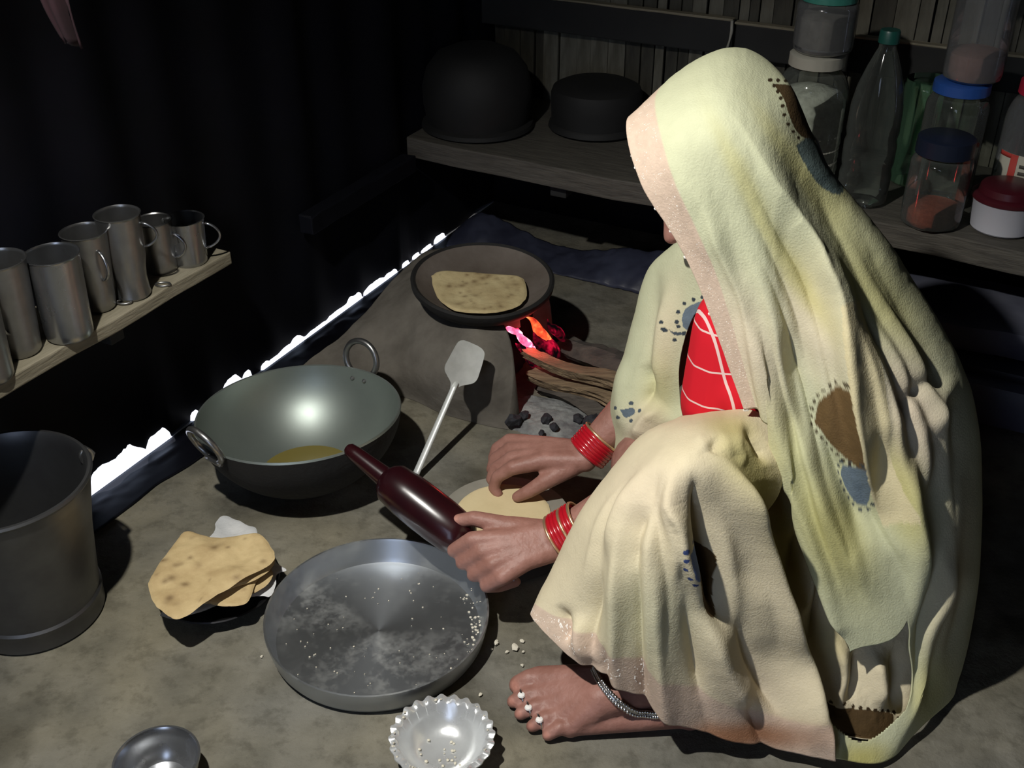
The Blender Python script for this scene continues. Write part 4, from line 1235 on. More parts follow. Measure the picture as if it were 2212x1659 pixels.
# far (right) arm and hand resting above the board edge
RW = np.array(at(1262, 985, z=.115))
chain((RS, .046), ((.255, 1.36, .27), .038)); chain(((.255, 1.36, .27), .036), (RW, .0225))
J1 = np.array(at(1108, 1010, z=.098)); J4 = np.array(at(1100, 952, z=.100))
fw2 = ((J1 + J4) / 2 - RW); fw2 /= np.linalg.norm(fw2)
sd2 = J1 - J4; sd2 /= np.linalg.norm(sd2)
for t in (0, .33, .67, 1):
    kq = J1 * (1 - t) + J4 * t
    mid = RW * .45 + kq * .55 + np.array([0, 0, .004])
    chain((RW + sd2 * (.012 - .024 * t), .0165), (mid, .0145)); chain((mid, .0145), (kq, .0115))
    ln = (1.0, 1.08, 1.0, .82)[int(t * 3 + .1)]
    p1_ = kq + fw2 * .024 * ln + np.array([0, 0, -.018]) * ln; p2_ = p1_ + fw2 * .006 + np.array([0, -.004, -.017]); p3_ = p2_ - fw2 * .007 + np.array([0, -.004, -.008])
    chain((kq, .011), (p1_, .0096)); chain((p1_, .0096), (p2_, .0086)); chain((p2_, .0086), (p3_, .0076))
t0 = RW + fw2 * .018 + sd2 * .016 + np.array([0, 0, -.006]); t1 = RW + fw2 * .062 + sd2 * .036 + np.array([0, 0, -.020]); t2 = t1 + fw2 * .026 + sd2 * .010 + np.array([0, 0, -.012]); t3 = t2 + fw2 * .018 + sd2 * .004 + np.array([0, 0, -.008])
chain((t0, .0155), (t1, .013)); chain((t1, .0125), (t2, .0105)); chain((t2, .0105), (t3, .0085))
# near (left) leg and foot
LA = np.array([.205, .930, .062])
chain(((.42, 1.10, .16), .07), ((.20, 1.045, .285), .046)); chain(((.20, 1.045, .285), .045), ((.205, .965, .16), .040)); chain(((.205, .965, .16), .040), (LA, .029))
heel = at(1478, 1538, z=.022)
chain((LA, .029), (heel + np.array([.006, 0, .002]), .023))
toes = [(1099, 1484, .0125, .013), (1094, 1519, .0085, .0095), (1110, 1546, .0082, .009), (1136, 1573, .008, .0088), (1170, 1592, .0078, .0088)]
balls = [(1165, 1470, .019), (1172, 1500, .0165), (1185, 1525, .015), (1205, 1550, .014), (1232, 1572, .013)]
for (tx, ty, tr, tr0), (bx_, by_, br_) in zip(toes, balls):
    tip = at(tx, ty, z=tr * 0.95); ball = at(bx_, by_, z=br_ * 1.0)
    tip = tip + (ball - tip) / np.linalg.norm(ball - tip) * tr
    midt = tip * .45 + ball * .55 + np.array([0, 0, .006])
    chain((tip, tr), (midt, tr0 * 1.0)); chain((midt, tr0), (ball, br_ * .92))
    inst = at(1330, 1500, z=.048) * .75 + LA * .25
    chain((ball, br_ * .95), (at(1300, 1490 + (by_ - 1515) * .35, z=.040), .024)); chain((at(1300, 1490 + (by_ - 1515) * .35, z=.040), .024), (LA + np.array([0, 0, -.008]), .027))
    chain((ball, br_ * .8), (heel, .019))
# far (right) leg folded under the cloth
chain(((.42, 1.22, .15), .085), ((.19, 1.24, .14), .052)); chain(((.19, 1.24, .14), .05), ((.36, 1.16, .06), .035)); chain(((.36, 1.16, .06), .03), ((.30, 1.10, .035), .026))
body_me = blob_mesh('body', [(np.array(a) - PO, r, np.array(b) - PO, s) for a, r, b, s in caps], 0.0028, 5, 0.5)
co = np.zeros(len(body_me.vertices) * 3); body_me.vertices.foreach_get('co', co); co = co.reshape(-1, 3) + PO
col = np.ones((len(co), 4))
def paint(c, r, tint, k=1.0):
    d = np.linalg.norm(co - np.array(c), axis=1); w = np.clip(1.6 - d / r, 0, 1)[:, None] * k
    col[:, :3] = col[:, :3] * (1 - w) + np.array(tint) * w
for (tx, ty, tr, tr0) in toes:                                        # toe nails
    pass
paint(tb3 + np.array([0, -.004, .008]), .007, (1.5, 1.45, 1.4), .8)
paint(hp(.082, 0, -.053), .014, (.85, .6, .6), .8)
for sg in (1, -1):
    paint(hp(.08, sg * .031, .008), .006, (.2, .2, .25), .9)
    paint(hp(.082, sg * .03, .034), .009, (.2, .2, .2), .8)
hd = np.linalg.norm(co - hp(-.02, 0, .035), axis=1); rel = (co - HC) @ f
col[(hd < .105) & (rel < .035) & (((co - HC) @ u) > -.045), :3] = (.08, .07, .07)  # hair
from mathutils.bvhtree import BVHTree as _B
_bm = bmesh.new(); _bm.from_mesh(body_me); _t = _B.FromBMesh(_bm); _bm.free()
for (tx, ty, tr, tr0) in toes:
    _h = _t.ray_cast(V(CAM - PO), V(ray(tx + 11, ty - 3)).normalized())[0]
    if _h is not None: paint(np.array(_h) + PO, tr * .48, (1.6, 1.5, 1.45), .75)
at_ = body_me.color_attributes.new('Col', 'FLOAT_COLOR', 'POINT'); at_.data.foreach_set('color', col.ravel())
body = obj('body', body_me, M['skin'], person)
hair = [(hp(-.026, 0, .032), .071, hp(.002, 0, .034), .068), (hp(-.045, 0, -.0), .055, hp(-.055, 0, -.05), .04)]
hm = blob_mesh('hair', [(np.array(a) - PO, r, np.array(b) - PO, s) for a, r, b, s in hair], .005, 3)
tag(obj('hair', hm, nmat('black_hair', (.012, .010, .010), .45, var_col=(.02, .017, .016), scale=30, stretch=(1, 8, 8)), person), 'black hair under the veil')

# red blouse with a thin white check
bc = [(waist, .100, chest, .107), (chest, .107, (.325, 1.165, .47), .078), (LS, .050, (.325, 1.165, .46), .055), (RS, .050, (.325, 1.165, .46), .055),
      (LS, .050, (.28, 1.095, .36), .045), (RS, .050, (.27, 1.33, .35), .045), ((.272, 1.13, .42), .060, (.272, 1.13, .32), .066)]
bm_me = blob_mesh('blouse', [(np.array(a) - PO, r, np.array(b) - PO, s) for a, r, b, s in bc], .0045, 8)
rm = bpy.data.materials.new('red_check_cotton'); rm.use_nodes = True
nt = rm.node_tree; bs = nt.nodes['Principled BSDF']; bs.inputs['Roughness'].default_value = .8; bs.inputs['Specular IOR Level'].default_value = 0.2
tc = nt.nodes.new('ShaderNodeTexCoord'); sep = nt.nodes.new('ShaderNodeSeparateXYZ')
mpn = nt.nodes.new('ShaderNodeMapping'); mpn.inputs['Rotation'].default_value = (0, math.radians(14), math.radians(-12))
nt.links.new(tc.outputs['Object'], mpn.inputs['Vector']); nt.links.new(mpn.outputs['Vector'], sep.inputs[0])
def line_mask(sock, period, width, phase):
    a = nt.nodes.new('ShaderNodeMath'); a.operation = 'ADD'; a.inputs[1].default_value = phase; nt.links.new(sock, a.inputs[0])
    p = nt.nodes.new('ShaderNodeMath'); p.operation = 'PINGPONG'; p.inputs[1].default_value = period / 2; nt.links.new(a.outputs[0], p.inputs[0])
    l = nt.nodes.new('ShaderNodeMath'); l.operation = 'LESS_THAN'; l.inputs[1].default_value = width / 2; nt.links.new(p.outputs[0], l.inputs[0]); return l.outputs[0]
BL_X, BL_Z = 0.052, 0.012
mxm = nt.nodes.new('ShaderNodeMath'); mxm.operation = 'MAXIMUM'
nt.links.new(line_mask(sep.outputs[0], 0.090, 0.0028, BL_X), mxm.inputs[0]); nt.links.new(line_mask(sep.outputs[2], 0.045, 0.0022, BL_Z), mxm.inputs[1])
mc = nt.nodes.new('ShaderNodeMix'); mc.data_type = 'RGBA'; mc.inputs[6].default_value = (.62, .012, .025, 1); mc.inputs[7].default_value = (.75, .55, .52, 1)
nt.links.new(mxm.outputs[0], mc.inputs[0]); nt.links.new(mc.outputs[2], bs.inputs['Base Color'])
tag(obj('blouse', bm_me, rm, person), 'bright red cotton blouse with a thin white check')

from mathutils.bvhtree import BVHTree
_bm = bmesh.new(); _bm.from_mesh(body_me); BODY = BVHTree.FromBMesh(_bm); _bm.free()
def on_skin(px, py, lift=0.0):
    d = ray(px, py); h = BODY.ray_cast(V(CAM - PO), V(d).normalized())
    if h[0] is None: return None
    return np.array(h[0]) + np.array(h[1]) * lift + PO

# ------------------------------------------------------------------ saree cloth
cloth = nmat('saree_cotton', (1, 1, 1), 0.85, attr='Col', var_col=(0.93, 0.93, 0.93), scale=22, bump=0.22, bump_scale=420, spec=0.2, detail=3)
CREAM = srgb(214, 202, 172); PALE = srgb(196, 198, 166); LIME = srgb(186, 178, 106); PEACH = srgb(218, 200, 178)
BORDER = srgb(204, 182, 163); BROWN = srgb(104, 82, 52); SLATE = srgb(104, 118, 130); RUST = srgb(150, 96, 58); OLIVE = srgb(160, 148, 86)

def seg_dist(px, py, poly):
    """distance to a bent line, which side of it, and how far along"""
    best = np.full(px.shape, 1e9); side = np.zeros(px.shape); along = np.zeros(px.shape)
    poly = crom(np.array(poly, float), max(2, 3 * len(poly)))
    ln = np.concatenate([[0], np.cumsum(np.linalg.norm(np.diff(poly, axis=0), axis=1))])
    for k in range(len(poly) - 1):
        a, b = poly[k], poly[k + 1]; d = b - a; L2 = d @ d + 1e-9
        t = np.clip(((px - a[0]) * d[0] + (py - a[1]) * d[1]) / L2, 0, 1)
        qx, qy = a[0] + t * d[0], a[1] + t * d[1]
        dist = np.hypot(px - qx, py - qy)
        cr = d[0] * (py - a[1]) - d[1] * (px - a[0])
        m = dist < best
        best[m] = dist[m]; side[m] = -np.sign(cr[m]); along[m] = ((ln[k] + t * math.sqrt(L2)) / ln[-1])[m]
    return best, side, along        # side > 0: to the right of the line when walking down it

def inside(px, py, poly):
    c = np.zeros(px.shape, bool); n_ = len(poly); j = n_ - 1
    for i in range(n_):
        xi, yi = poly[i]; xj, yj = poly[j]
        c ^= ((yi > py) != (yj > py)) & (px < (xj - xi) * (py - yi) / (yj - yi + 1e-9) + xi)
        j = i
    return c

def between(a, b, n_, amp, w, seed):
    """lesser folds running between two main ones"""
    r = np.random.RandomState(seed); out = []
    a = crom(np.array(a, float), 7); b = crom(np.array(b, float), 7)
    for k in range(n_):
        t = (k + .5 + r.uniform(-.3, .3)) / n_
        q = a * (1 - t) + b * t + r.uniform(-7, 7, (7, 2)) * np.array([1, .3])
        i0 = r.randint(0, 3); i1 = 7 - r.randint(0, 3)
        out.append(([tuple(x) for x in q[i0:i1]], amp * r.uniform(.5, 1.2) * (1 if r.rand() < .6 else -1), w * r.uniform(.6, 1.3), w * r.uniform(.7, 1.6)))
    return out

def cloth_patch(name, P, nu, nv, folds=(), base=CREAM, blobs=(), motifs=(), label=None, cut=None, noise=0.0011, border=None, ndir=None, post=None, thick=0.0016, over=(), late=()):
    """P: control net of places (rows, cols, 3). Folds are ridges/valleys lifted out of the sheet along its normal."""
    G = crom(P, nv); G = np.transpose(crom(np.transpose(G, (1, 0, 2)), nu), (1, 0, 2))      # (nv, nu, 3)
    du = np.gradient(G, axis=1); dv = np.gradient(G, axis=0)
    N = np.cross(du, dv); N /= np.linalg.norm(N, axis=2)[..., None] + 1e-12
    ref = np.array(ndir if ndir is not None else (-0.3, -0.8, 0.5))
    if (N.reshape(-1, 3) @ ref).mean() < 0: N = -N
    px, py = proj(G)
    hgt = np.zeros(px.shape)
    for fd in folds:
        poly, amp, wl, wr = fd[:4]
        d, sd, al = seg_dist(px, py, poly)
        w = np.where(sd > 0, wr, wl)
        ss = lambda x: np.clip(x, 0, 1) ** 2 * (3 - 2 * np.clip(x, 0, 1))
        taper = ss(al / 0.38) * ss((1 - al) / 0.34) if len(fd) < 5 else ss(al / 0.2 + .15)
        hgt += 1.45 * amp * (1 + (d / (1.25 * w)) ** 2) ** -1.6 * taper
    if noise:
        hgt += noise * 2.2 * fbm(px / 46 + 3, py / 90 + 1, 4)
    G = G + N * hgt[..., None]
    if post is not None: G = post(G, px, py)
    G[..., 2] = np.maximum(G[..., 2], 0.004)
    px2, py2 = px, py
    C = np.ones(px.shape + (3,)) * base
    wv = 1 + 0.05 * fbm(px / 30, py / 30, 3)[..., None]
    for (bx_, by_, rx, ry, ang, cc, k) in blobs:
        ca, sa = math.cos(math.radians(ang)), math.sin(math.radians(ang))
        dx, dy = px - bx_ + 14 * fbm(px / 60, py / 60 + 7, 3), py - by_ + 14 * fbm(px / 60 + 9, py / 60, 3)
        e = ((dx * ca + dy * sa) / rx) ** 2 + ((-dx * sa + dy * ca) / ry) ** 2
        w = (np.exp(-e ** 1.3) * k)[..., None]
        C = C * (1 - w) + cc * w
    C = C * wv
    for (poly, cc, dots, dcol) in motifs:
        poly_s = crom(np.array(list(poly) + [poly[0]], float), 8 * len(poly))
        ins = inside(px, py, poly_s)
        C[ins] = cc * (1 + 0.4 * fbm(px[ins] / 12, py[ins] / 12, 3))[..., None]
        if dots:
            ctr = np.mean(np.array(poly), axis=0)
            ln = np.concatenate([[0], np.cumsum(np.linalg.norm(np.diff(poly_s, axis=0), axis=1))])
            for s__ in np.arange(0, ln[-1], 15.0):
                qx = np.interp(s__, ln, poly_s[:, 0]); qy = np.interp(s__, ln, poly_s[:, 1])
                v = np.array([qx, qy]) - ctr; v /= np.linalg.norm(v) + 1e-9
                cx, cy = qx + v[0] * 10, qy + v[1] * 10
                C[np.hypot(px - cx, py - cy) < 4.2] = dcol
    for (poly, w0, w1, cc) in over:                 # a fold of plain cloth lying across the print
        d, sd, al = seg_dist(px, py, poly)
        k = (((sd > 0) & (d < w1)) | ((sd <= 0) & (d < w0))) & (al > .001) & (al < .999)
        C[k] = cc * wv[k]
    if border is not None:
        bm_ = border(np.linspace(0, 1, nu)[None, :] + 0 * px, np.linspace(0, 1, nv)[:, None] + 0 * px, px, py)
        bw_ = bm_[..., None]; bc_ = BORDER * (1 + 0.22 * fbm(px / 9, py / 9, 3))[..., None]
        C = C * (1 - bw_) + bc_ * bw_
    for (bx_, by_, rx, ry, cc, k) in late:           # rust-brown of the hem in shadow, painted into the colour
        w = (np.exp(-(((px - bx_) / rx) ** 2 + ((py - by_) / ry) ** 2) ** 1.5) * k)[..., None]
        C = C * (1 - w) + cc * w
    vs_ = (G - PO).reshape(-1, 3)
    idx = np.arange(nu * nv).reshape(nv, nu)
    q = np.stack([idx[:-1, :-1], idx[:-1, 1:], idx[1:, 1:], idx[1:, :-1]], -1).reshape(-1, 4)
    if cut is not None:
        U, Vv = np.meshgrid(np.linspace(0, 1, nu), np.linspace(0, 1, nv))
        keep = ~cut(U, Vv, px, py)
        kq = keep[:-1, :-1] & keep[:-1, 1:] & keep[1:, 1:] & keep[1:, :-1]
        q = q[kq.reshape(-1)]
    used = np.unique(q); remap = -np.ones(nu * nv, int); remap[used] = np.arange(len(used))
    q = remap[q]; vs_ = vs_[used]; cc = C.reshape(-1, 3)[used]
    me = bpy.data.meshes.new(name)
    me.vertices.add(len(vs_)); me.vertices.foreach_set('co', vs_.ravel())
    me.loops.add(q.size); me.loops.foreach_set('vertex_index', q.ravel().astype(np.int32))
    me.polygons.add(len(q)); me.polygons.foreach_set('loop_start', (np.arange(len(q)) * 4).astype(np.int32))
    me.polygons.foreach_set('use_smooth', np.ones(len(q), bool))
    me.update(calc_edges=True); me.validate()
    ca_ = me.color_attributes.new('Col', 'FLOAT_COLOR', 'POINT')
    ca_.data.foreach_set('color', np.concatenate([np.clip(cc, 0, 1), np.ones((len(cc), 1))], 1).ravel())
    o = obj(name, me, cloth, person)
    s = o.modifiers.new('thickness', 'SOLIDIFY'); s.thickness = thick; s.offset = -1
    if label: o['label'] = label
    return o, G, N

def net3(rows):
    a = np.array(rows, float)
    return at(a[..., 0], a[..., 1], y=a[..., 2])

# --- the veil: over the head, down the back to the floor
ridge = [(1355, 262, 1.17), (1430, 203, 1.18), (1505, 162, 1.18), (1580, 146, 1.18), (1655, 166, 1.18), (1712, 208, 1.17), (1752, 300, 1.16), (1798, 408, 1.15), (1925, 552, 1.14), (2040, 720, 1.13), (2105, 880, 1.11), (2118, 1080, 1.08), (2102, 1320, 1.03), (2062, 1485, 0.955)]
r33 = [(1385, 395, 1.105), (1450, 330, 1.09), (1515, 290, 1.085), (1575, 280, 1.08), (1630, 300, 1.08), (1672, 350, 1.08), (1705, 430, 1.08), (1745, 520, 1.07), (1825, 660, 1.04), (1915, 800, 1.02), (1992, 950, 1.0), (2038, 1150, .98), (2035, 1385, .94), (1985, 1572, .892)]
r66 = [(1492, 575, 1.07), (1540, 535, 1.06), (1585, 520, 1.055), (1620, 525, 1.05), (1650, 555, 1.045), (1675, 605, 1.04), (1702, 690, 1.03), (1755, 820, 1.01), (1830, 985, .98), (1895, 1150, .955), (1960, 1332, .925), (1968, 1400, .918), (1975, 1490, .902), (1905, 1646, .844)]
r100 = [(1608, 885, 1.025), (1640, 882, 1.02), (1660, 905, 1.01), (1674, 950, 1.005), (1688, 1000, .995), (1702, 1055, .985), (1720, 1118, .975), (1740, 1190, .96), (1765, 1262, .945), (1792, 1335, .93), (1835, 1405, .912), (1800, 1450, .905), (1752, 1500, .893), (1796, 1638, .840)]
near = net3([ridge, r33, r66, r100])
far = []
for k, fct in ((3, 1.0), (2, 1.0), (1, 1.0)):
    q = near[k].copy(); dy = near[0][:, 1] - q[:, 1]
    q[:, 1] = near[0][:, 1] + dy * 1.05
    q[:, 0] += 0.42 * dy
    q[:, 2] = np.where(np.arange(len(q)) < 6, q[:, 2] + 0.02, q[:, 2])
    far.append(q)
veilP = np.array(far + list(near))            # rows: far edge ... ridge ... near edge
NVV = 420
def veil_border(U, Vv, px, py):
    w = np.interp(Vv, [0, .5, .62, .8, 1], [.075, .066, .07, .064, .066])
    return np.clip((w - U) / 0.004, 0, 1)
def veil_cut(U, Vv, px, py):
    return (Vv > 0.838) & (U > 0.772) & (U < 0.945 + 0.032 * np.sin(np.pi * np.clip((Vv - .838) / .162, 0, 1)))
veil_folds = [
  ([(1560, 215), (1612, 290), (1660, 390), (1715, 500), (1765, 585), (1800, 660), (1824, 794), (1842, 897), (1868, 1012), (1912, 1136), (1960, 1220), (1985, 1330)], .016, 9, 42),
  ([(1655, 250), (1716, 331), (1762, 392), (1842, 490), (1900, 566), (1960, 680)], .008, 24, 30),
  ([(1488, 390), (1524, 447), (1553, 527), (1578, 585), (1602, 640), (1628, 740), (1652, 850), (1690, 1000), (1737, 1148), (1800, 1350)], .008, 12, 26, 1),
  ([(1690, 690), (1708, 785), (1718, 868), (1738, 1000)], -.012, 28, 30),
  ([(1745, 640), (1775, 760), (1785, 850), (1810, 980)], .005, 24, 24),
  ([(1905, 900), (1892, 1060), (1930, 1200)], -.012, 32, 36),
  ([(1985, 900), (1965, 1060), (1978, 1250), (1990, 1420)], .008, 18, 22),
  ([(2035, 930), (2010, 1080), (2004, 1280), (1975, 1470)], -.013, 15, 20),
  ([(2072, 960), (2052, 1200), (2010, 1480)], .008, 18, 20),
  ([(2020, 800), (1960, 860), (1930, 900)], -.006, 18, 18),
  ([(2060, 800), (2020, 900), (2010, 960)], .006, 18, 18),
  ([(1750, 960), (1790, 1100), (1850, 1230), (1900, 1310)], .010, 18, 30),
  ([(1780, 930), (1840, 1080), (1880, 1190)], -.010, 22, 20),
  ([(1445, 330), (1500, 470), (1545, 600)], .004, 20, 24),
  ([(1550, 480), (1610, 640), (1650, 780)], -.005, 22, 22),
]
motif_head = [(1668, 183), (1690, 215), (1705, 262), (1722, 296), (1752, 306), (1778, 300), (1770, 230), (1712, 190)]
motif_head2 = [(1706, 318), (1745, 303), (1792, 368), (1804, 412), (1788, 430), (1752, 404), (1724, 362)]
motif_side = [(1762, 922), (1772, 875), (1795, 842), (1828, 828), (1845, 832), (1868, 900), (1868, 1000), (1850, 1005), (1800, 965)]
motif_blue = [(1828, 1012), (1868, 1008), (1880, 1060), (1882, 1095), (1862, 1098), (1838, 1070), (1824, 1040)]
veil_folds += between([(1488, 390), (1560, 560), (1628, 740), (1690, 1000), (1737, 1148), (1800, 1350)], [(1612, 290), (1715, 500), (1800, 660), (1842, 897), (1912, 1136), (1950, 1300)], 6, .0065, 13, 1)
veil_folds += between([(1660, 330), (1765, 560), (1850, 760), (1900, 950), (1960, 1180), (1990, 1380)], [(1720, 260), (1800, 430), (1960, 640), (2070, 860), (2085, 1100), (2050, 1420)], 8, .007, 15, 2)
veil_folds += between([(2000, 1150), (1995, 1300), (1960, 1560)], [(2095, 1150), (2080, 1300), (2020, 1530)], 4, .006, 12, 3)
veil_o, VG, VN = cloth_patch('veil', veilP, 520, NVV, veil_folds, PALE,
   blobs=[(1600, 760, 90, 170, -20, PEACH, .75), (1760, 700, 60, 160, -20, PEACH, .6), (1960, 900, 90, 170, -15, PEACH, .8), (1760, 420, 40, 140, -35, LIME, .55),
          (1900, 640, 60, 150, -38, LIME, .6), (1940, 1060, 45, 130, -15, LIME, .7), (1800, 1150, 70, 150, -22, LIME, .75), (2050, 1250, 50, 220, 8, CREAM, .8), (1860, 1640, 60, 40, 0, LIME, .9), (2010, 1500, 40, 90, 15, LIME, .6), (1700, 950, 40, 120, -15, LIME, .35), (1625, 430, 22, 170, -27, LIME, .5), (1735, 610, 24, 130, -30, LIME, .6), (1690, 330, 20, 120, -32, LIME, .4)],
   motifs=[(motif_head, BROWN * .55, 1, BROWN * .3), (motif_head2, srgb(88, 102, 100), 0, SLATE), (motif_side, BROWN, 1, BROWN * .35), (motif_blue, SLATE, 1, SLATE * .35)],
   over=[([(1800, 660), (1824, 794), (1842, 897), (1868, 1012), (1912, 1136)], 3, 60, CREAM * np.array([.97, .97, .86]))],
   label='pale yellow printed saree end drawn over the head and back', cut=veil_cut, border=veil_border)

# --- the saree end hanging over the far shoulder and arm
S_rows = [
 [(1500, 520, 1.36), (1472, 516, 1.30), (1482, 524, 1.25), (1505, 535, 1.22), (1545, 565, 1.19)],
 [(1450, 580, 1.42), (1402, 583, 1.34), (1430, 585, 1.28), (1472, 595, 1.24), (1540, 625, 1.195)],
 [(1410, 690, 1.44), (1368, 690, 1.34), (1400, 692, 1.285), (1442, 692, 1.25), (1496, 690, 1.22)],
 [(1380, 805, 1.44), (1340, 810, 1.33), (1370, 805, 1.28), (1415, 795, 1.25), (1470, 780, 1.23)],
 [(1360, 885, 1.43), (1322, 890, 1.33), (1350, 885, 1.275), (1400, 885, 1.245), (1470, 868, 1.225)],
 [(1365, 970, 1.42), (1326, 972, 1.32), (1350, 965, 1.26), (1400, 955, 1.225), (1480, 930, 1.20)],
 [(1362, 1055, 1.41), (1322, 1062, 1.305), (1342, 1065, 1.245), (1392, 1065, 1.205), (1480, 1055, 1.18)]]
cloth_patch('shoulder_drape', net3(S_rows), 160, 240,
  [([(1428, 560), (1408, 690), (1398, 800), (1378, 880)], -.007, 16, 18), ([(1450, 600), (1432, 700), (1420, 800), (1440, 880)], .008, 16, 26),
   ([(1385, 780), (1405, 830), (1392, 890)], -.010, 12, 14), ([(1352, 760), (1345, 860), (1352, 950)], .006, 16, 16), ([(1440, 870), (1400, 905), (1370, 960)], .010, 14, 20),
   ([(1460, 905), (1415, 945), (1380, 1010)], -.008, 14, 14)],
  PALE, blobs=[(1440, 720, 40, 120, 8, CREAM, .8), (1420, 850, 40, 90, 10, LIME, .4), (1400, 930, 50, 60, 0, PEACH, .7)],
  motifs=[([(1476, 690), (1482, 668), (1500, 656), (1525, 652), (1530, 690), (1500, 712), (1482, 708)], SLATE, 1, SLATE * .3), ([(1352, 884), (1372, 880), (1376, 892), (1360, 900)], SLATE * .8, 1, SLATE * .5), ([(1448, 700), (1456, 712), (1476, 716), (1480, 720), (1460, 720)], SLATE * .5, 1, SLATE * .3)],
  label='pale saree cloth falling over the far shoulder')

# --- skirt of the saree over the raised near knee
K_rows = [
 [(1500, 925, 1.20), (1466, 905, 1.12), (1520, 894, 1.085), (1570, 889, 1.065), (1612, 887, 1.05), (1645, 895, 1.035), (1690, 920, 1.02)],
 [(1450, 960, 1.18), (1392, 940, 1.08), (1450, 934, 1.01), (1512, 940, .975), (1562, 950, .965), (1610, 962, .97), (1690, 1000, .99)],
 [(1380, 1040, 1.16), (1322, 1017, 1.06), (1388, 1005, .975), (1450, 1003, .93), (1512, 1018, .915), (1572, 1042, .925), (1690, 1085, .965)],
 [(1305, 1135, 1.13), (1252, 1112, 1.03), (1330, 1110, .95), (1410, 1115, .905), (1490, 1130, .89), (1568, 1155, .905), (1690, 1190, .955)],
 [(1245, 1235, 1.10), (1200, 1220, 1.01), (1290, 1230, .93), (1380, 1245, .888), (1470, 1260, .875), (1562, 1285, .885), (1690, 1310, .935)],
 [(1215, 1305, 1.07), (1166, 1288, .99), (1265, 1325, .922), (1365, 1365, .882), (1460, 1390, .866), (1560, 1415, .868), (1700, 1440, .91)],
 [(1235, 1360, 1.05), (1148, 1326, .975), (1222, 1408, .92), (1330, 1474, .884), (1440, 1546, .864), (1570, 1598, .852), (1790, 1636, .846)]]
def skirt_border(U, Vv, px, py):
    w = np.interp(U, [0, .2, .5, .75, 1], [.10, .105, .10, .085, .06])
    return np.clip((Vv - (1 - w)) / 0.008, 0, 1)
skirt_o, SG, SN = cloth_patch('skirt', net3(K_rows), 420, 380,
  [([(1462, 985), (1452, 1078), (1472, 1136), (1482, 1200), (1510, 1270), (1535, 1340)], .012, 14, 16),
   ([(1495, 1000), (1522, 1140), (1540, 1240), (1562, 1380)], -.030, 20, 24),
   ([(1552, 985), (1598, 1080), (1630, 1178), (1655, 1290), (1690, 1410), (1738, 1545), (1812, 1640)], .024, 20, 17, 1),
   ([(1640, 1030), (1682, 1200), (1720, 1350)], -.028, 24, 40),
   ([(1352, 1120), (1335, 1300), (1330, 1600)], .008, 22, 20), ([(1418, 1100), (1425, 1330), (1452, 1680)], .011, 20, 24),
   ([(1290, 1200), (1278, 1330), (1264, 1540)], -.010, 18, 18), ([(1382, 1150), (1382, 1330), (1398, 1640)], -.010, 16, 16),
   ([(1478, 1250), (1492, 1400), (1548, 1700)], -.012, 16, 20), ([(1525, 1310), (1562, 1440), (1640, 1560)], .011, 20, 24),
   ([(1572, 1260), (1622, 1430), (1700, 1570)], -.010, 16, 20), ([(1395, 1020), (1340, 1120), (1300, 1220)], .004, 22, 22), ([(1430, 1010), (1405, 1100), (1390, 1180)], -.005, 14, 14),
   ([(1240, 1320), (1262, 1400), (1300, 1440)], .007, 14, 16), ([(1205, 1300), (1222, 1350), (1232, 1400)], -.010, 10, 12), ([(1600, 905), (1640, 960), (1655, 1010)], -.010, 12, 14),
   ([(1250, 1330), (1260, 1420), (1270, 1520)], .006, 12, 14), ([(1310, 1380), (1312, 1470), (1318, 1560)], -.007, 12, 14), ([(1495, 1440), (1520, 1560), (1540, 1680)], .008, 14, 18), ([(1600, 1480), (1640, 1590), (1680, 1690)], -.007, 14, 18)]
  + between([(1430, 960), (1330, 1060), (1255, 1200), (1205, 1380)], [(1462, 1000), (1452, 1100), (1475, 1280), (1490, 1620)], 8, .0055, 13, 4)
  + between([(1540, 1080), (1575, 1250), (1600, 1450), (1660, 1680)], [(1575, 1040), (1640, 1200), (1690, 1400), (1790, 1690)], 4, .006, 12, 5)
  + between([(1470, 930), (1500, 960), (1520, 1000)], [(1620, 920), (1610, 990), (1590, 1050)], 4, .002, 12, 6),
  CREAM, blobs=[(1580, 920, 70, 30, 10, OLIVE, .55), (1610, 1010, 50, 90, -25, LIME, .7), (1660, 1120, 40, 120, -10, OLIVE, .7), (1400, 1060, 90, 70, 0, PEACH, .35), (1400, 1330, 110, 110, 0, PALE, .5), (1620, 1500, 60, 90, -20, PEACH, .5), (1600, 1570, 140, 34, 8, RUST, .55)],  # RUST blob: brown of the shadowed hem, put into the cloth colour
  motifs=[([(1482, 1184), (1505, 1184), (1512, 1215), (1518, 1240), (1500, 1245), (1488, 1215)], srgb(104, 122, 164), 1, srgb(60, 76, 124)), ([(1504, 1246), (1530, 1190), (1560, 1200), (1566, 1240), (1560, 1330), (1530, 1330)], BROWN * .8, 0, BROWN * .45)],
  label='pale yellow saree skirt with a pink beige border over the near knee', border=skirt_border, late=[(1600, 1590, 150, 32, RUST, .85)])

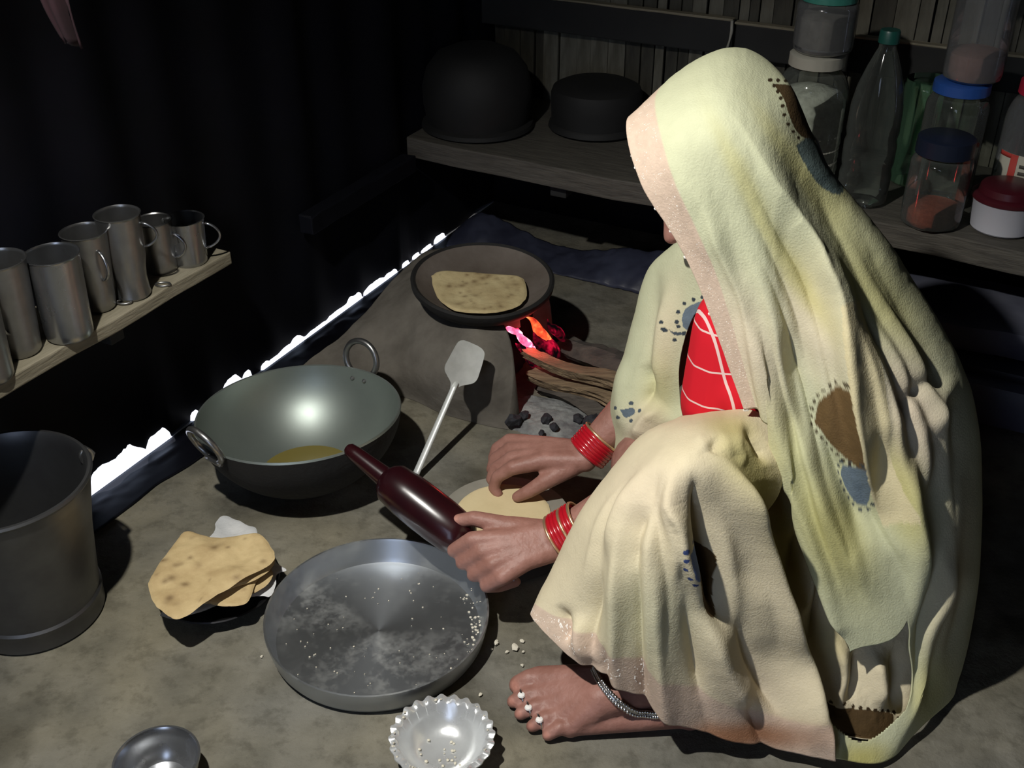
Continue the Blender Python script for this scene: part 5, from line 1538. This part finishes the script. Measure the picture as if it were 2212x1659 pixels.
# --- gathered cloth in the hollow between knee and back
H_rows = [
 [(1600, 930, 1.07), (1680, 930, 1.065), (1770, 940, 1.06), (1880, 960, 1.06)],
 [(1610, 1080, 1.03), (1690, 1080, 1.02), (1790, 1090, 1.02), (1900, 1100, 1.02)],
 [(1620, 1220, .995), (1710, 1220, .98), (1810, 1230, .98), (1960, 1240, .985)],
 [(1650, 1350, .965), (1750, 1350, .95), (1850, 1360, .948), (1990, 1370, .96)],
 [(1690, 1470, .935), (1790, 1470, .922), (1890, 1475, .92), (1995, 1470, .94)],
 [(1740, 1570, .905), (1825, 1605, .882), (1905, 1600, .88), (1975, 1560, .91)]]
cloth_patch('gathered_pleats', net3(H_rows), 240, 240,
  [([(1742, 1120), (1752, 1240), (1712, 1370)], .014, 12, 18), ([(1765, 1180), (1760, 1290), (1742, 1390)], -.012, 12, 12), ([(1725, 1130), (1700, 1260)], -.012, 16, 16),
   ([(1800, 1360), (1822, 1450), (1812, 1540)], .014, 12, 20), ([(1850, 1380), (1840, 1460), (1820, 1530)], -.014, 12, 14), ([(1880, 1390), (1895, 1480), (1900, 1540)], .012, 14, 20), ([(1930, 1380), (1935, 1470), (1930, 1550)], -.012, 14, 18), ([(1720, 1420), (1760, 1500), (1800, 1560)], -.012, 20, 20)],
  CREAM, blobs=[(1700, 1180, 50, 140, 0, OLIVE, .75), (1780, 1380, 60, 60, 0, OLIVE, .5)],
  motifs=[([(1712, 1470), (1740, 1465), (1790, 1520), (1900, 1535), (1930, 1550), (1900, 1600), (1800, 1600), (1750, 1550)], BROWN * .6, 1, BROWN * .3)],
  label='gathered saree pleats in the hollow beside the knee', noise=.004)

# --- sequins along both borders
def sequins(name, G, N, sel, seed, n_cl, parent, spread=.012):
    r = np.random.RandomState(seed)
    vs_, fs = [], []
    nv_, nu_ = G.shape[:2]
    for c in range(n_cl):
        u0, v0 = sel(r)
        for k in range(r.randint(3, 9)):
            i = int(np.clip((v0 + r.normal(0, .006)) * (nv_ - 1), 0, nv_ - 1)); j = int(np.clip((u0 + r.normal(0, .006)) * (nu_ - 1), 0, nu_ - 1))
            p = G[i, j] - PO; nn = N[i, j]; p = p + nn * .0009
            rad = r.uniform(.0012, .0026)
            ax = np.cross(nn, [0.1, .2, 1]); ax /= np.linalg.norm(ax); ay = np.cross(nn, ax)
            tl_ = nn + ax * r.normal(0, .25) + ay * r.normal(0, .25); tl_ /= np.linalg.norm(tl_)
            b0 = len(vs_)
            vs_.append(p + tl_ * .0009)
            for t in range(6):
                a = t * math.pi / 3
                vs_.append(p + rad * (math.cos(a) * ax + math.sin(a) * ay))
            for t in range(6): fs.append((b0, b0 + 1 + t, b0 + 1 + (t + 1) % 6))
    o = obj(name, mesh(name, vs_, fs, smooth=False), nmat('sequin', (.95, .90, .84), .3, 0.0), parent)
    return tag(o, 'tiny silvery sequins sewn on the border', kind='stuff')
sequins('sequins', VG, VN, lambda r: (r.uniform(.006, .06), .5 + .5 * r.rand() ** .8), 5, 95, veil_o)
sequins('sequins', SG, SN, lambda r: (r.uniform(.14, .6), 1 - r.uniform(.012, .085)), 6, 60, skirt_o)

# ------------------------------------------------------------------ ornaments
bang_m = nmat('red_bangle', (.42, .008, .018), .22, coat=.3, spec=.6); gold_m = nmat('gilt', (.75, .5, .3), .3, .8)
def bangles(w, toward, n_, r_, mats, gap=.0062):
    w = np.array(w, float); d = np.array(toward, float) - w; d /= np.linalg.norm(d)
    ax = np.cross(d, [0, 0, 1]); ax /= np.linalg.norm(ax); ay = np.cross(ax, d)
    for k in range(n_):
        c = w + d * gap * k
        gl = k in mats
        pts = [c + (r_ + (.0012 if gl else 0)) * (math.cos(t) * ax + math.sin(t) * ay) - PO for t in np.linspace(0, 2 * math.pi, 41)[:-1]]
        o = obj('bangle', tube('bangle', pts, .0022 if gl else .0036, 8, closed=True), gold_m if gl else bang_m, person)
        o['label'] = 'thin gilt beaded bangle' if gl else 'glossy red bangle'
LE = (.235, 1.105, .262)
bangles(LW + (np.array(LE) - LW) * .02, LE, 8, .0295, (0, 4, 7), .0052)
RE = (.255, 1.36, .27)
bangles(RW + (np.array(RE) - RW) * .03, RE, 7, .0285, (6,), .0052)
# anklet and toe rings
apx = crom(np.array([(1283, 1446), (1290, 1462), (1302, 1482), (1325, 1508), (1358, 1530), (1390, 1541), (1420, 1544), (1440, 1540)], float), 40)
an = [q for q in (on_skin(x, y, .0024) for x, y in apx) if q is not None]
an = crom(np.array(an), 40)
vs_, fs = [], []
far_side = [at(1440, 1520, z=.05) + np.array([.03, .02, 0]), at(1430, 1470, z=.07) + np.array([.02, .05, 0]), at(1340, 1445, z=.074) + np.array([0, .03, 0])]
loop = np.concatenate([an, crom(np.array([an[-1]] + far_side + [an[0]]), 26)[1:-1]])
ank = obj('anklet', tube('anklet', loop - PO, .0022, 8, closed=True), M['ring_silver'], person); ank['label'] = 'silver chain anklet'
for k in range(0, len(an)):
    for s in (-1, 1):
        p = an[k] + np.array([.35, .2, .8]) * .0034 * s + np.array([0, -.0015, .001])
        bm = bmesh.new(); bmesh.ops.create_icosphere(bm, subdivisions=1, radius=.0028)
        b0 = len(vs_)
        for v in bm.verts: vs_.append(np.array(v.co) + p - PO)
        for f_ in bm.faces: fs.append(tuple(b0 + v.index for v in f_.verts))
        bm.free()
tag(obj('chain_links', mesh('chain_links', vs_, fs), M['ring_silver'], ank), kind='stuff')
for (x, y, tr, k) in ((1116, 1508, .0098, 1), (1136, 1530, .0092, 2), (1150, 1556, .0090, 3)):
    tx, ty, t_r, t_r0 = toes[k]; bx_, by_, br_ = balls[k]
    tip = at(tx, ty, z=t_r); ball = at(bx_, by_, z=br_)
    d = ball - tip; d /= np.linalg.norm(d)
    c = tip * .56 + ball * .44 + np.array([0, 0, .0035])
    ax = np.cross(d, [0, 0, 1]); ax /= np.linalg.norm(ax); ay = np.cross(ax, d)
    pts = [c + tr * (math.cos(t) * ax + math.sin(t) * ay) - PO for t in np.linspace(0, 2 * math.pi, 29)[:-1]]
    o = obj('toe_ring', tube('toe_ring', pts, .0016, 8, closed=True), M['ring_silver'], person); o['label'] = 'silver toe ring'
    stn = lathe('setting', [(.0001, .003), (.004, .0018), (.0048, 0), (.0001, -.001)], 14)
    so_ = obj('setting', stn, nmat('pale_stone', (.85, .83, .8), .25), o); so_.location = V(c - PO + ay * tr * .75 * (1 if ay[2] > 0 else -1) + np.array([0, -.004, 0.001]))
